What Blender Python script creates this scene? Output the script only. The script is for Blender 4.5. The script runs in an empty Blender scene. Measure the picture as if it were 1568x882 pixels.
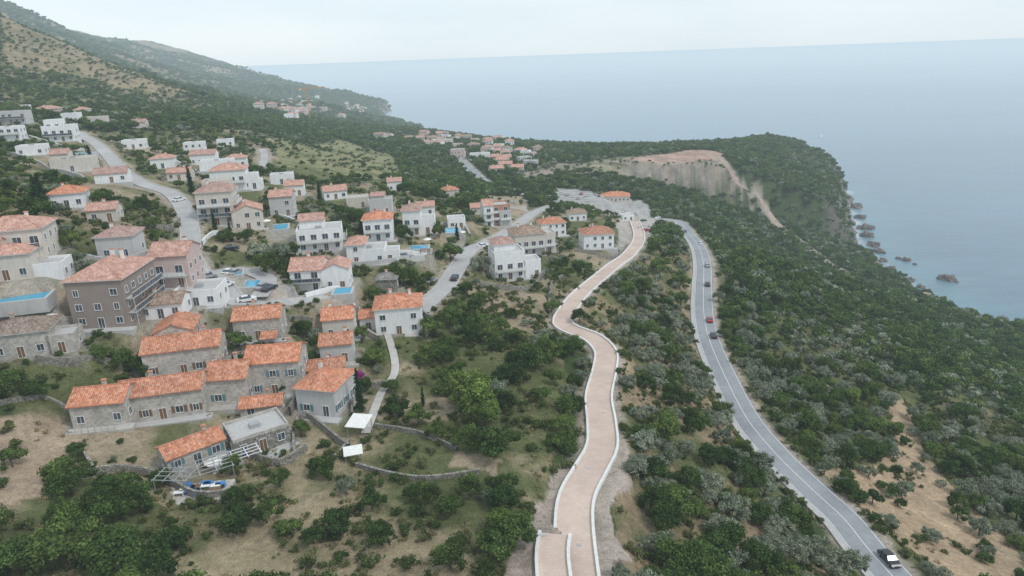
import bpy, math, random, time
import numpy as np
from mathutils import Vector, Matrix
T0=time.time()
rng=np.random.default_rng(7); random.seed(7)
sc=bpy.context.scene
# ---------------------------------------------------------------- drone camera axes: image pixels cast as rays to place things on terrain
pp=math.radians(18.86); rr=math.radians(2.1)
F=np.array([0,math.cos(pp),-math.sin(pp)]); R0=np.array([1.,0,0]); U0=np.array([0,math.sin(pp),math.cos(pp)])
R=R0*math.cos(rr)-U0*math.sin(rr); U=U0*math.cos(rr)+R0*math.sin(rr)
def ray(u,v): return F+R*((u-784)/1045.)+U*((441-v)/1045.)
def P(u,v,z):
    d=ray(u,v); t=(z-180.)/d[2]; return (d[0]*t,d[1]*t,z)
def D(u,v,t):
    d=ray(u,v); return (d[0]*t,d[1]*t,180+d[2]*t)
# ---------------------------------------------------------------- numpy noise
def h2(ix,iy,s):
    a=np.sin(ix*127.1+iy*311.7+s*74.7)*43758.5453
    return a-np.floor(a)
def vn(x,y,s=0):
    ix=np.floor(x); iy=np.floor(y); fx=x-ix; fy=y-iy
    fx=fx*fx*(3-2*fx); fy=fy*fy*(3-2*fy)
    a=h2(ix,iy,s); b=h2(ix+1,iy,s); c=h2(ix,iy+1,s); d=h2(ix+1,iy+1,s)
    return (a+(b-a)*fx)*(1-fy)+(c+(d-c)*fx)*fy
def fbm(x,y,s=0,o=4):
    r=0; a=.5; 
    for i in range(o):
        r=r+a*vn(x,y,s+i*3.1); x=x*2.03+11.3; y=y*2.03-7.7; a*=.5
    return r/(1-.5**o)
# ---------------------------------------------------------------- terrain control heights
C=[P(880,860,120),P(885,750,119),P(918,600,117),P(862,485,113),P(910,430,108),P(965,385,101),P(985,345,95),
 P(1390,895,95),P(1290,800,94),P(1185,693,93),P(1105,570,92),P(1077,470,91),P(1075,400,91),P(1050,352,91),
 P(930,320,92),P(830,300,92),P(745,280,93),P(700,243,93),
 P(250,650,121),P(390,612,121),P(290,575,126),P(170,500,133),P(610,515,119),P(490,450,125),P(590,400,125),P(590,367,127),
 P(640,358,126),P(780,427,113),P(915,380,99),P(340,343,134),P(290,390,135),P(50,400,145),P(25,550,131),P(50,700,124),P(0,882,126),
 P(450,750,120),P(400,882,120),P(650,700,118),P(700,560,117),P(1050,700,106),P(970,480,103),P(1040,830,108),P(800,500,115),P(700,420,120),
 P(1400,700,79),P(1550,650,66),P(1560,880,85),P(1300,550,72),P(1200,470,78),P(1150,400,83),P(1450,530,43),P(1568,560,32),P(1330,440,36),
 P(1250,385,60),P(1200,350,74),P(1150,290,82),P(1090,237,82),P(1000,290,89),P(1050,262,83),P(900,265,90),P(1200,250,70),P(1160,215,68),P(1240,300,62),P(1290,320,50),
 P(1215,203,65),P(1100,217,65),P(1000,220,62),P(920,225,56),P(830,217,67),P(750,205,68),P(700,203,66),
 P(730,225,84),P(640,215,84),P(500,230,110),P(600,260,105),P(450,200,118),P(330,265,138),P(350,200,138),P(200,270,141),P(150,215,146),
 P(90,215,145),P(100,180,150),P(20,185,156),P(90,260,145),P(0,300,150),P(250,170,150),D(0,130,550),D(200,140,700),
 D(0,32,800),D(100,70,850),D(180,99,900),D(240,128,950),D(340,155,1000),D(450,182,1100),D(540,190,1300),D(500,165,2000),D(400,152,1850),D(300,143,1600),
 D(560,150,2450),D(480,141,2500),D(420,131,2500),D(330,119,2400),D(250,111,2300),D(200,101,2250),D(160,84,2200),D(100,46,2100),D(30,12,2000),D(250,127,1500),D(150,106,1450),
 (-300,90,166),(-400,0,185),(-120,0,140),(0,0,123),(120,0,95),(250,0,50),(400,100,10),(400,300,8),(-700,300,255),(-1500,900,480),(-2600,2200,600),(-1500,3300,260),(-700,3400,30),(-2500,3600,300)]
C=np.array(C); cx,cy,cz=C[:,0],C[:,1],C[:,2]
S=1000.
def kern(d2): return np.sqrt(d2/S/S+.0006)
n=len(C)
A=np.zeros((n+3,n+3)); A[:n,:n]=kern((cx[:,None]-cx)**2+(cy[:,None]-cy)**2)-np.eye(n)*.004
A[:n,n]=1;A[:n,n+1]=cx/S;A[:n,n+2]=cy/S;A[n:,:n]=A[:n,n:].T
W=np.linalg.solve(A,np.concatenate([cz,[0,0,0]]))
def tps(x,y):
    o=W[n]+W[n+1]*x/S+W[n+2]*y/S
    for i in range(n): o=o+W[i]*kern((x-cx[i])**2+(y-cy[i])**2)
    return o
coast=[P(a,b,0)[:2] for a,b in [(1750,525),(1568,502),(1530,500),(1490,490),(1440,474),(1412,455),(1378,425),(1335,396),(1312,384),(1312,350),(1298,308),(1275,288),(1252,270)]]
coast+=[(405,1085),(330,1040),(270,990),(180,985),(115,1015),(40,1040),(-40,1170),(-110,1240)]
coast+=[P(a,b,0)[:2] for a,b in [(655,206),(635,200),(612,193),(590,186),(583,177),(603,169)]]
coast+=[(-520,2800),(-900,3150),(-2000,3600),(-7000,3900),(-7000,-900),(600,-900),(560,-200),(520,200)]
coast=np.array(coast)
def inpoly(x,y,pl):
    r=np.zeros(np.shape(x),bool); m=len(pl)
    for i in range(m):
        x0,y0=pl[i][0],pl[i][1]; x1,y1=pl[(i+1)%m][0],pl[(i+1)%m][1]
        if y0==y1: continue
        c=((y0>y)!=(y1>y))&(x<(x1-x0)*(y-y0)/(y1-y0)+x0)
        r^=c
    return r
def cdist(x,y):
    jx=x+(fbm(x/45,y/45,5,4)-.5)*30; jy=y+(fbm(x/45,y/45,9,4)-.5)*30
    d=np.full(np.shape(x),1e9); m=len(coast)
    for i in range(m):
        a=coast[i]; b=coast[(i+1)%m]; ab=b-a; t=np.clip(((jx-a[0])*ab[0]+(jy-a[1])*ab[1])/(ab@ab),0,1)
        d=np.minimum(d,np.hypot(jx-a[0]-t*ab[0],jy-a[1]-t*ab[1]))
    return np.where(inpoly(jx,jy,coast),d,-d)
def sstep(a,b,x):
    t=np.clip((x-a)/(b-a),0,1); return t*t*(3-2*t)
def base(x,y):
    x=np.asarray(x,float); y=np.asarray(y,float)
    h=tps(x,y); r=np.hypot(x,y)
    h=h+(fbm(x/38,y/38,1,4)-.5)*3.0*sstep(40,120,r)
    h=h+(fbm(x/230,y/230,2,5)-.5)*70*sstep(650,1500,r)*sstep(-100,-500,x)
    h=h+(fbm(x/90,y/90,3,4)-.5)*14*sstep(350,700,r)*sstep(200,420,np.abs(x)+(r>1100)*400)
    d=cdist(x,y)
    k=sstep(-2,30,d); k2=sstep(0,140,d)
    hd=sstep(590,660,y)
    h=np.maximum(h,2+k2*20)
    h=h*(.25*k2+.75*k)
    h=h+(fbm(x/9,y/9,15,3)-.5)*9*hd*sstep(0,12,d)*(1-sstep(25,60,d))
    h=np.minimum(h,1+.36*np.maximum(d,0)+400*hd)
    return np.where(d>0,h+.2,-np.minimum(25,-d*.35))
def G(u,v):
    d=ray(u,v); ts=np.geomspace(20,5000,900)
    z=180+d[2]*ts; h=base(d[0]*ts,d[1]*ts); k=np.argmax(z<h)
    if k==0: k=len(ts)-1
    a,b=ts[k-1],ts[k]
    tt=np.linspace(a,b,24); z=180+d[2]*tt; h=base(d[0]*tt,d[1]*tt); kk=np.argmax(z<h); t=tt[kk] if kk>0 else b
    x,y=d[0]*t,d[1]*t
    return np.array([x,y,float(base(np.array([x]),np.array([y]))[0])])
def GP(pl): return np.array([G(a,b) for a,b in pl])
# ---------------------------------------------------------------- materials
def col4(c): return (c[0],c[1],c[2],1)
class M:
    def __init__(s,name):
        s.m=bpy.data.materials.new(name); s.m.use_nodes=True; s.nt=s.m.node_tree; s.nt.nodes.clear()
        s.m.cycles.emission_sampling='NONE'
        s.o=s.n('ShaderNodeOutputMaterial')
    def n(s,t,**k):
        x=s.nt.nodes.new(t)
        for a,b in k.items(): setattr(x,a,b)
        return x
    def l(s,a,b): s.nt.links.new(a,b)
    def math(s,op,a,b=None,clamp=False):
        x=s.n('ShaderNodeMath',operation=op,use_clamp=clamp)
        for i,v in enumerate([a,b]):
            if v is None: continue
            if isinstance(v,(int,float)): x.inputs[i].default_value=v
            else: s.l(v,x.inputs[i])
        return x.outputs[0]
    def mix(s,f,a,b,bt='MIX'):
        x=s.n('ShaderNodeMix',data_type='RGBA',blend_type=bt)
        for i,v in ((0,f),(6,a),(7,b)):
            if isinstance(v,(int,float)): x.inputs[i].default_value=v
            elif isinstance(v,tuple): x.inputs[i].default_value=col4(v)
            else: s.l(v,x.inputs[i])
        return x.outputs[2]
    def noise(s,sc,det=4,vec=None,rough=.55):
        x=s.n('ShaderNodeTexNoise'); x.inputs['Scale'].default_value=sc; x.inputs['Detail'].default_value=det; x.inputs['Roughness'].default_value=rough
        if vec is not None: s.l(vec,x.inputs['Vector'])
        return x.outputs['Fac']
    def ramp(s,f,pts):
        x=s.n('ShaderNodeValToRGB'); e=x.color_ramp.elements
        while len(e)<len(pts): e.new(.5)
        for i,(p_,c) in enumerate(pts): e[i].position=p_; e[i].color=col4(c if isinstance(c,tuple) else (c,c,c))
        s.l(f,x.inputs[0]); return x.outputs[0]
    def pos(s): return s.n('ShaderNodeNewGeometry').outputs['Position']
    def obj(s): return s.n('ShaderNodeTexCoord').outputs['Object']
    def uv(s): return s.n('ShaderNodeTexCoord').outputs['UV']
    def bump(s,h,st=.5,d=.1):
        b=s.n('ShaderNodeBump'); b.inputs['Strength'].default_value=st; b.inputs['Distance'].default_value=d; s.l(h,b.inputs['Height']); return b.outputs[0]
    def bsdf(s,c,rough=.85,spec=.3,nrm=None,metal=0):
        b=s.n('ShaderNodeBsdfPrincipled')
        if isinstance(c,tuple): b.inputs['Base Color'].default_value=col4(c)
        else: s.l(c,b.inputs['Base Color'])
        b.inputs['Roughness'].default_value=rough; b.inputs['Specular IOR Level'].default_value=spec; b.inputs['Metallic'].default_value=metal
        if nrm is not None: s.l(nrm,b.inputs['Normal'])
        return b.outputs[0]
    def done(s,sh,L=6000.):   # painted aerial haze: glowing colour mixed into every surface by distance from origin
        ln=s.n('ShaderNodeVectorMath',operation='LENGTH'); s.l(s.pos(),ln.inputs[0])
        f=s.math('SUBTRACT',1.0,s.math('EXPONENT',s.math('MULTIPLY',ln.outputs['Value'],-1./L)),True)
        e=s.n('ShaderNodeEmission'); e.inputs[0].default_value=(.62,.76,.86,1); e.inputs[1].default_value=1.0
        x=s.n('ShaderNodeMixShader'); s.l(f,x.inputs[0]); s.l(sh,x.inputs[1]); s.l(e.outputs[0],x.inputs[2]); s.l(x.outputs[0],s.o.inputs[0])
        return s.m
def plain(name,c,rough=.7,spec=.3,var=.12,sc_=3.,metal=0):
    m=M(name); f=m.noise(sc_,5,m.obj()); cc=m.ramp(f,[(.25,tuple(x*(1-var*1.6) for x in c)),(.75,tuple(min(1,x*(1+var)) for x in c))])
    return m.done(m.bsdf(cc,rough,spec,metal=metal))
# terrain
def mk_terrain():
    m=M('hillside_ground'); at=m.n('ShaderNodeAttribute'); at.attribute_name='Col'; p=m.pos()
    f1=m.noise(.9,6,p,.65); f2=m.noise(.11,5,p,.6); f3=m.noise(4.,3,p,.7)
    k=m.ramp(f1,[(.25,.58),(.55,1.),(.8,1.4)]); k2=m.ramp(f2,[(.3,.78),(.7,1.22)]); k3=m.ramp(f3,[(.3,.68),(.7,1.27)])
    c=m.mix(1.,at.outputs['Color'],k,'MULTIPLY'); c=m.mix(1.,c,k2,'MULTIPLY'); c=m.mix(1.,c,k3,'MULTIPLY')
    g=m.mix(m.ramp(m.noise(.45,6,p,.7),[(.54,0.),(.64,.45)]),c,m.mix(.6,c,(.08,.11,.03)))
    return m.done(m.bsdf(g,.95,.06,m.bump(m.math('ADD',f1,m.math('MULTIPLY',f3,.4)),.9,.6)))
def mk_sea():
    m=M('sea_water'); p=m.pos(); at=m.n('ShaderNodeAttribute'); at.attribute_name='Col'
    mp=m.n('ShaderNodeMapping'); mp.inputs['Scale'].default_value=(.35,1,1); mp.inputs['Rotation'].default_value=(0,0,.5); m.l(p,mp.inputs[0])
    w=m.math('ADD',m.noise(.06,5,mp.outputs[0],.65),m.math('MULTIPLY',m.noise(.5,3,p),.35))
    big=m.ramp(m.noise(.0018,4,mp.outputs[0]),[(.35,.8),(.65,1.2)])
    small=m.ramp(m.noise(.05,5,mp.outputs[0],.7),[(.3,.8),(.7,1.18)])
    c=m.mix(1.,m.mix(1.,at.outputs['Color'],big,'MULTIPLY'),small,'MULTIPLY')
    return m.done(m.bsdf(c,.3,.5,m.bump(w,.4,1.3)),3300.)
def mk_leaf(name,a,b,c,tr=.25):
    m=M(name); oi=m.n('ShaderNodeObjectInfo'); at=m.n('ShaderNodeAttribute'); at.attribute_name='shade'
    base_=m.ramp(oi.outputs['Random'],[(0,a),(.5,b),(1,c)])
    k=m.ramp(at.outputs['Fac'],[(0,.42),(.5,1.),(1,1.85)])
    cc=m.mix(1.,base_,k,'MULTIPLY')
    k2=m.ramp(m.noise(.03,3,m.pos()),[(.3,(.82,.85,.8)),(.7,(1.22,1.15,1.1))]); cc=m.mix(1.,cc,k2,'MULTIPLY')
    d=m.bsdf(cc,.8,.06); t=m.n('ShaderNodeBsdfTranslucent'); m.l(cc,t.inputs[0])
    x=m.n('ShaderNodeMixShader'); x.inputs[0].default_value=tr; m.l(d,x.inputs[1]); m.l(t.outputs[0],x.inputs[2])
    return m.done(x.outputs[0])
def mk_stone(name,a,b,mort):
    m=M(name); v=m.n('ShaderNodeTexVoronoi'); v.inputs['Scale'].default_value=2.6; m.l(m.uv(),v.inputs['Vector'])
    e=m.n('ShaderNodeTexVoronoi',feature='DISTANCE_TO_EDGE'); e.inputs['Scale'].default_value=2.6; m.l(m.uv(),e.inputs['Vector'])
    s=m.n('ShaderNodeSeparateColor'); m.l(v.outputs['Color'],s.inputs[0])
    c=m.mix(s.outputs[0],a,b); c=m.mix(m.ramp(e.outputs['Distance'],[(.03,1.),(.07,0.)]),c,mort)
    c=m.mix(1.,c,m.ramp(m.noise(.6,5,m.pos()),[(.3,.75),(.7,1.2)]),'MULTIPLY')
    return m.done(m.bsdf(c,.9,.15,m.bump(e.outputs['Distance'],.5,.08)))
def mk_roof(name,a,b,c):
    m=M(name); sx=m.n('ShaderNodeSeparateXYZ'); m.l(m.uv(),sx.inputs[0])
    u=m.math('MULTIPLY',sx.outputs[0],1/.32); v=m.math('MULTIPLY',sx.outputs[1],1/.45)
    cb=m.n('ShaderNodeCombineXYZ'); m.l(m.math('FLOOR',u),cb.inputs[0]); m.l(m.math('FLOOR',v),cb.inputs[1])
    w=m.n('ShaderNodeTexWhiteNoise',noise_dimensions='3D'); m.l(cb.outputs[0],w.inputs['Vector'])
    cc=m.ramp(w.outputs['Value'],[(0,a),(.55,b),(1,c)])
    st=m.math('ABSOLUTE',m.math('SINE',m.math('MULTIPLY',u,math.pi)))
    cc=m.mix(1.,cc,m.ramp(st,[(0,.62),(.5,1.)]),'MULTIPLY')
    cc=m.mix(1.,cc,m.ramp(m.noise(.7,5,m.pos()),[(.3,.75),(.7,1.15)]),'MULTIPLY')
    oi=m.n('ShaderNodeObjectInfo'); cc=m.mix(1.,cc,m.ramp(oi.outputs['Random'],[(0,(.82,.9,.97)),(.5,(1.,1.,1.)),(1,(1.1,1.04,1.))]),'MULTIPLY')
    return m.done(m.bsdf(cc,.8,.2,m.bump(st,.6,.06)))
def mk_plaster(name,c):
    m=M(name); p=m.obj(); mp=m.n('ShaderNodeMapping'); mp.inputs['Scale'].default_value=(1.2,1.2,.25); m.l(p,mp.inputs[0])
    f=m.ramp(m.noise(1.3,6,mp.outputs[0],.65),[(.3,.82),(.6,1.)]); g=m.ramp(m.noise(9,3,p),[(.3,.94),(.7,1.03)])
    cc=m.mix(1.,m.mix(1.,c,f,'MULTIPLY'),g,'MULTIPLY')
    return m.done(m.bsdf(cc,.85,.2))
def mk_ground(name,a,b,s1=.8,s2=12.,tile=0):
    m=M(name); p=m.pos(); c=m.mix(m.ramp(m.noise(s1,6,p,.6),[(.3,0.),(.7,1.)]),a,b)
    c=m.mix(1.,c,m.ramp(m.noise(s2,3,p),[(.3,.88),(.7,1.1)]),'MULTIPLY')
    c=m.mix(1.,c,m.ramp(m.noise(.09,4,p),[(.3,.85),(.7,1.1)]),'MULTIPLY')
    if tile:
        br=m.n('ShaderNodeTexBrick'); m.l(p,br.inputs['Vector']); br.inputs['Scale'].default_value=1.; br.inputs['Mortar Size'].default_value=.02
        br.inputs['Brick Width'].default_value=tile; br.inputs['Row Height'].default_value=tile; br.inputs['Color1'].default_value=(1,1,1,1); br.inputs['Color2'].default_value=(.93,.93,.93,1); br.inputs['Mortar'].default_value=(.85,.84,.82,1)
        c=m.mix(1.,c,br.outputs[0],'MULTIPLY')
    return m.done(m.bsdf(c,.85,.2))
MT=dict(terrain=mk_terrain(),sea=mk_sea(),
 broad=mk_leaf('broadleaf_foliage',(.046,.086,.025),(.078,.128,.036),(.122,.175,.05)),
 lightbroad=mk_leaf('light_broadleaf_foliage',(.12,.18,.045),(.14,.20,.05),(.16,.22,.055)),
 olive=mk_leaf('olive_foliage',(.155,.19,.13),(.20,.235,.17),(.26,.29,.225),.15),
 cypress=mk_leaf('cypress_foliage',(.018,.04,.018),(.022,.05,.02),(.03,.06,.025),.1),
 scrub=mk_leaf('scrub_foliage',(.06,.10,.03),(.10,.14,.045),(.17,.18,.08)),
 grass=mk_leaf('dry_grass',(.22,.20,.10),(.34,.28,.16),(.14,.19,.06)),
 magenta=mk_leaf('bougainvillea_flowers',(.30,.03,.25),(.35,.04,.28),(.4,.05,.3)),
 bark=plain('bark',(.13,.10,.075),.9,.1,.3),
 stone=mk_stone('stone_masonry',(.35,.33,.295),(.54,.50,.45),(.47,.445,.41)),
 drystone=mk_stone('dry_stone',(.2,.19,.17),(.38,.36,.32),(.10,.09,.08)),
 orange=mk_roof('roof_tiles_orange',(.43,.175,.10),(.58,.25,.15),(.64,.36,.26)),
 salmon=mk_roof('roof_tiles_salmon',(.43,.24,.18),(.53,.31,.25),(.62,.42,.36)),
 brown=mk_roof('roof_tiles_brown',(.24,.16,.12),(.35,.25,.19),(.42,.33,.27)),
 grey=mk_roof('roof_tiles_grey',(.18,.17,.16),(.27,.25,.23),(.34,.32,.30)),
 white=mk_plaster('plaster_white',(.80,.80,.80)),beige=mk_plaster('plaster_beige',(.63,.58,.52)),
 taupe=mk_plaster('plaster_taupe',(.30,.25,.22)),pink=mk_plaster('plaster_pink',(.58,.45,.42)),gray=mk_plaster('plaster_grey',(.56,.55,.54)),
 brick=mk_plaster('raw_brick',(.47,.24,.17)),concrete=mk_plaster('concrete',(.50,.49,.48)),
 kerb=mk_plaster('pale_kerb_stone',(.76,.75,.73)),
 asphalt=mk_ground('asphalt',(.27,.28,.30),(.33,.34,.36)),lane=mk_ground('village_asphalt',(.38,.37,.365),(.47,.46,.455)),
 paver=mk_ground('promenade_paving',(.57,.44,.37),(.64,.51,.44),.5,9.,.6),
 path=mk_ground('concrete_path',(.42,.40,.37),(.55,.52,.49)),
 paint=plain('road_paint',(.78,.78,.76),.7,.2,.1),
 metalg=plain('galvanised_metal',(.45,.46,.47),.45,.5,.08,2,.5),
 dark=plain('dark_opening',(.02,.02,.022),.6,.3),wood=plain('timber',(.20,.12,.07),.8,.2,.25),
 teal=plain('shutter_teal',(.12,.22,.25),.6),green=plain('shutter_green',(.08,.16,.10),.6),
 tarp=plain('blue_tarpaulin',(.06,.22,.5),.6,.3,.2),water=plain('pool_water',(.04,.36,.55),.08,.5,.1),
 rock=plain('shore_rock',(.19,.165,.15),.9,.1,.35,.3),canvas=plain('white_canvas',(.78,.77,.74),.7),
 tyre=plain('tyre_rubber',(.02,.02,.02),.8,.2),orangep=plain('crane_paint',(.6,.25,.03),.5))
def mk_glass():
    m=M('window_glass'); c=m.ramp(m.noise(1.2,2,m.pos()),[(.35,(.03,.04,.05)),(.65,(.10,.13,.16))]); return m.done(m.bsdf(c,.12,.6))
MT['glass']=mk_glass()
MT['dirt']=mk_ground('dirt_track_soil',(.36,.25,.20),(.46,.35,.29),.4,5.)
for k,c in dict(cw=(.75,.75,.75),cs=(.38,.39,.41),cb=(.03,.03,.035),cr=(.4,.03,.02),cblue=(.04,.10,.28)).items():
    m=M('car_paint_'+k); b=m.bsdf(m.mix(.5,c,m.ramp(m.noise(2.,2,m.obj()),[(.3,tuple(x*.85 for x in c)),(.7,c)])),.3,.5); MT[k]=m.done(b)
# ---------------------------------------------------------------- mesh builder
class MB:
    def __init__(s): s.v=[];s.f=[];s.m=[];s.mats=[]
    def mi(s,mat):
        if mat not in s.mats: s.mats.append(mat)
        return s.mats.index(mat)
    def poly(s,pts,mat):
        b=len(s.v); s.v+= [tuple(p) for p in pts]; s.f.append(tuple(range(b,b+len(pts)))); s.m.append(s.mi(mat))
    def box(s,x0,x1,y0,y1,z0,z1,mat,xf=None):
        c=[(x0,y0,z0),(x1,y0,z0),(x1,y1,z0),(x0,y1,z0),(x0,y0,z1),(x1,y0,z1),(x1,y1,z1),(x0,y1,z1)]
        if xf: c=[xf(q) for q in c]
        b=len(s.v); s.v+=c; k=s.mi(mat)
        for f in ((3,2,1,0),(4,5,6,7),(0,1,5,4),(1,2,6,5),(2,3,7,6),(3,0,4,7)): s.f.append(tuple(b+i for i in f)); s.m.append(k)
    def hull(s,top,th,mat):  # slab: polygon top, extruded down
        k=s.mi(mat); b=len(s.v); q=len(top); s.v+=[tuple(p) for p in top]+[(p[0],p[1],p[2]-th) for p in top]
        s.f.append(tuple(range(b,b+q))); s.f.append(tuple(b+q+i for i in reversed(range(q)))); s.m+=[k,k]
        for i in range(q):
            j=(i+1)%q; s.f.append((b+i,b+q+i,b+q+j,b+j)); s.m.append(k)
    def cyl(s,p0,p1,r0,r1,mat,n_=6):
        p0=Vector(p0);p1=Vector(p1); d=(p1-p0).normalized(); a=d.orthogonal().normalized(); c=d.cross(a); b=len(s.v); k=s.mi(mat)
        for p,r_ in ((p0,r0),(p1,r1)):
            for i in range(n_):
                t=2*math.pi*i/n_; s.v.append(tuple(p+a*math.cos(t)*r_+c*math.sin(t)*r_))
        for i in range(n_):
            j=(i+1)%n_; s.f.append((b+i,b+j,b+n_+j,b+n_+i)); s.m.append(k)
        s.f.append(tuple(b+n_+i for i in range(n_))); s.m.append(k); s.f.append(tuple(b+i for i in reversed(range(n_)))); s.m.append(k)
    def mesh(s,name,smooth=False):
        me=bpy.data.meshes.new(name); me.from_pydata(s.v,[],s.f)
        for m in s.mats: me.materials.append(MT[m])
        me.polygons.foreach_set('material_index',s.m)
        uvl=me.uv_layers.new(name='UVMap')
        nl=len(me.loops); li=np.zeros(nl,int); me.loops.foreach_get('vertex_index',li)
        co=np.array(s.v,float).reshape(-1,3)[li]; lt=np.zeros(len(me.polygons),int); me.polygons.foreach_get('loop_total',lt)
        nr=np.zeros(len(me.polygons)*3); me.polygons.foreach_get('normal',nr); nr=np.repeat(nr.reshape(-1,3),lt,axis=0)
        t=np.stack([-nr[:,1],nr[:,0],0*nr[:,0]],1); L=np.linalg.norm(t,axis=1); fl=L<.05; t[fl]=(1,0,0); L[fl]=1; t/=L[:,None]
        bt=np.cross(nr,t); uv=np.stack([(co*t).sum(1),(co*bt).sum(1)],1); uvl.data.foreach_set('uv',uv.ravel())
        if smooth: me.polygons.foreach_set('use_smooth',[True]*len(me.polygons))
        me.update(); return me
def add(name,me,parent=None,loc=None,rotz=0,scale=None):
    o=bpy.data.objects.new(name,me); sc.collection.objects.link(o)
    if parent: o.parent=parent
    if loc is not None: o.location=loc
    if rotz: o.rotation_euler=(0,0,rotz)
    if scale is not None: o.scale=(scale,)*3 if not isinstance(scale,tuple) else scale
    return o
# ---------------------------------------------------------------- roads
def smooth_line(pts,step=2.):
    pts=np.array(pts); P2=[]
    for i in range(len(pts)-1):
        p0=pts[max(i-1,0)];p1=pts[i];p2=pts[i+1];p3=pts[min(i+2,len(pts)-1)]
        m_=max(2,int(np.linalg.norm((p2-p1)[:2])/step))
        for k in range(m_):
            t=k/m_; P2.append(.5*((2*p1)+(-p0+p2)*t+(2*p0-5*p1+4*p2-p3)*t*t+(-p0+3*p1-3*p2+p3)*t**3))
    P2.append(pts[-1]); P2=np.array(P2)
    z=base(P2[:,0],P2[:,1]); k=9
    for _ in range(3):
        zp=np.concatenate([[z[0]]*k,z,[z[-1]]*k]); z=np.convolve(zp,np.ones(2*k+1)/(2*k+1),'valid')
    P2[:,2]=z; return P2
ROADS=[]
def road(name,px,w,mat,lift,mark=None):
    L=smooth_line(GP(px)); ROADS.append(dict(name=name,L=L,w=w,mat=mat,lift=lift,mark=mark)); return L
main=road('coastal_road',[(1440,950),(1337,852),(1290,802),(1240,750),(1187,693),(1142,635),(1107,572),(1086,520),(1078,480),(1077,440),(1077,402),(1067,372),(1050,352),(1030,341),(985,333),(930,321),(870,309),(800,296),(755,285),(730,268),(714,252),(697,238)],6.6,'asphalt',.10,'lane')
prom=road('promenade',[(893,950),(885,882),(879,800),(884,757),(905,722),(922,690),(921,645),(917,605),(926,570),(927,548),(906,522),(872,500),(862,484),(884,456),(910,432),(940,408),(965,388),(979,362),(972,342)],4.8,'paver',.16,'kerb')
vl1=road('village_road',[(118,200),(145,217),(165,237),(190,264),(222,282),(262,297),(284,325),(291,355),(291,385),(306,408),(335,428),(362,462),(398,468),(445,478),(500,470)],4.6,'lane',.13)
vl2=road('village_road',[(640,480),(660,458),(682,438),(702,405),(722,380),(752,368),(790,345),(825,322),(860,314)],5.2,'lane',.14)
vl3=road('footpath',[(590,500),(603,545),(604,575),(585,600),(570,640),(560,665)],1.6,'path',.15)
vl4=road('village_lane',[(398,468),(412,440),(380,415),(345,405),(306,404)],4.2,'lane',.15)
vl5=road('village_lane',[(402,255),(405,238),(400,228)],4.0,'lane',.12)
vl6=road('dirt_track',[(1100,240),(1130,270),(1165,310),(1210,360),(1262,397),(1335,430),(1420,456)],4.,'dirt',.12)
vl7=road('promenade_ramp',[(860,950),(848,882),(846,845),(850,822)],3.6,'paver',.15,'kerb')
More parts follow.
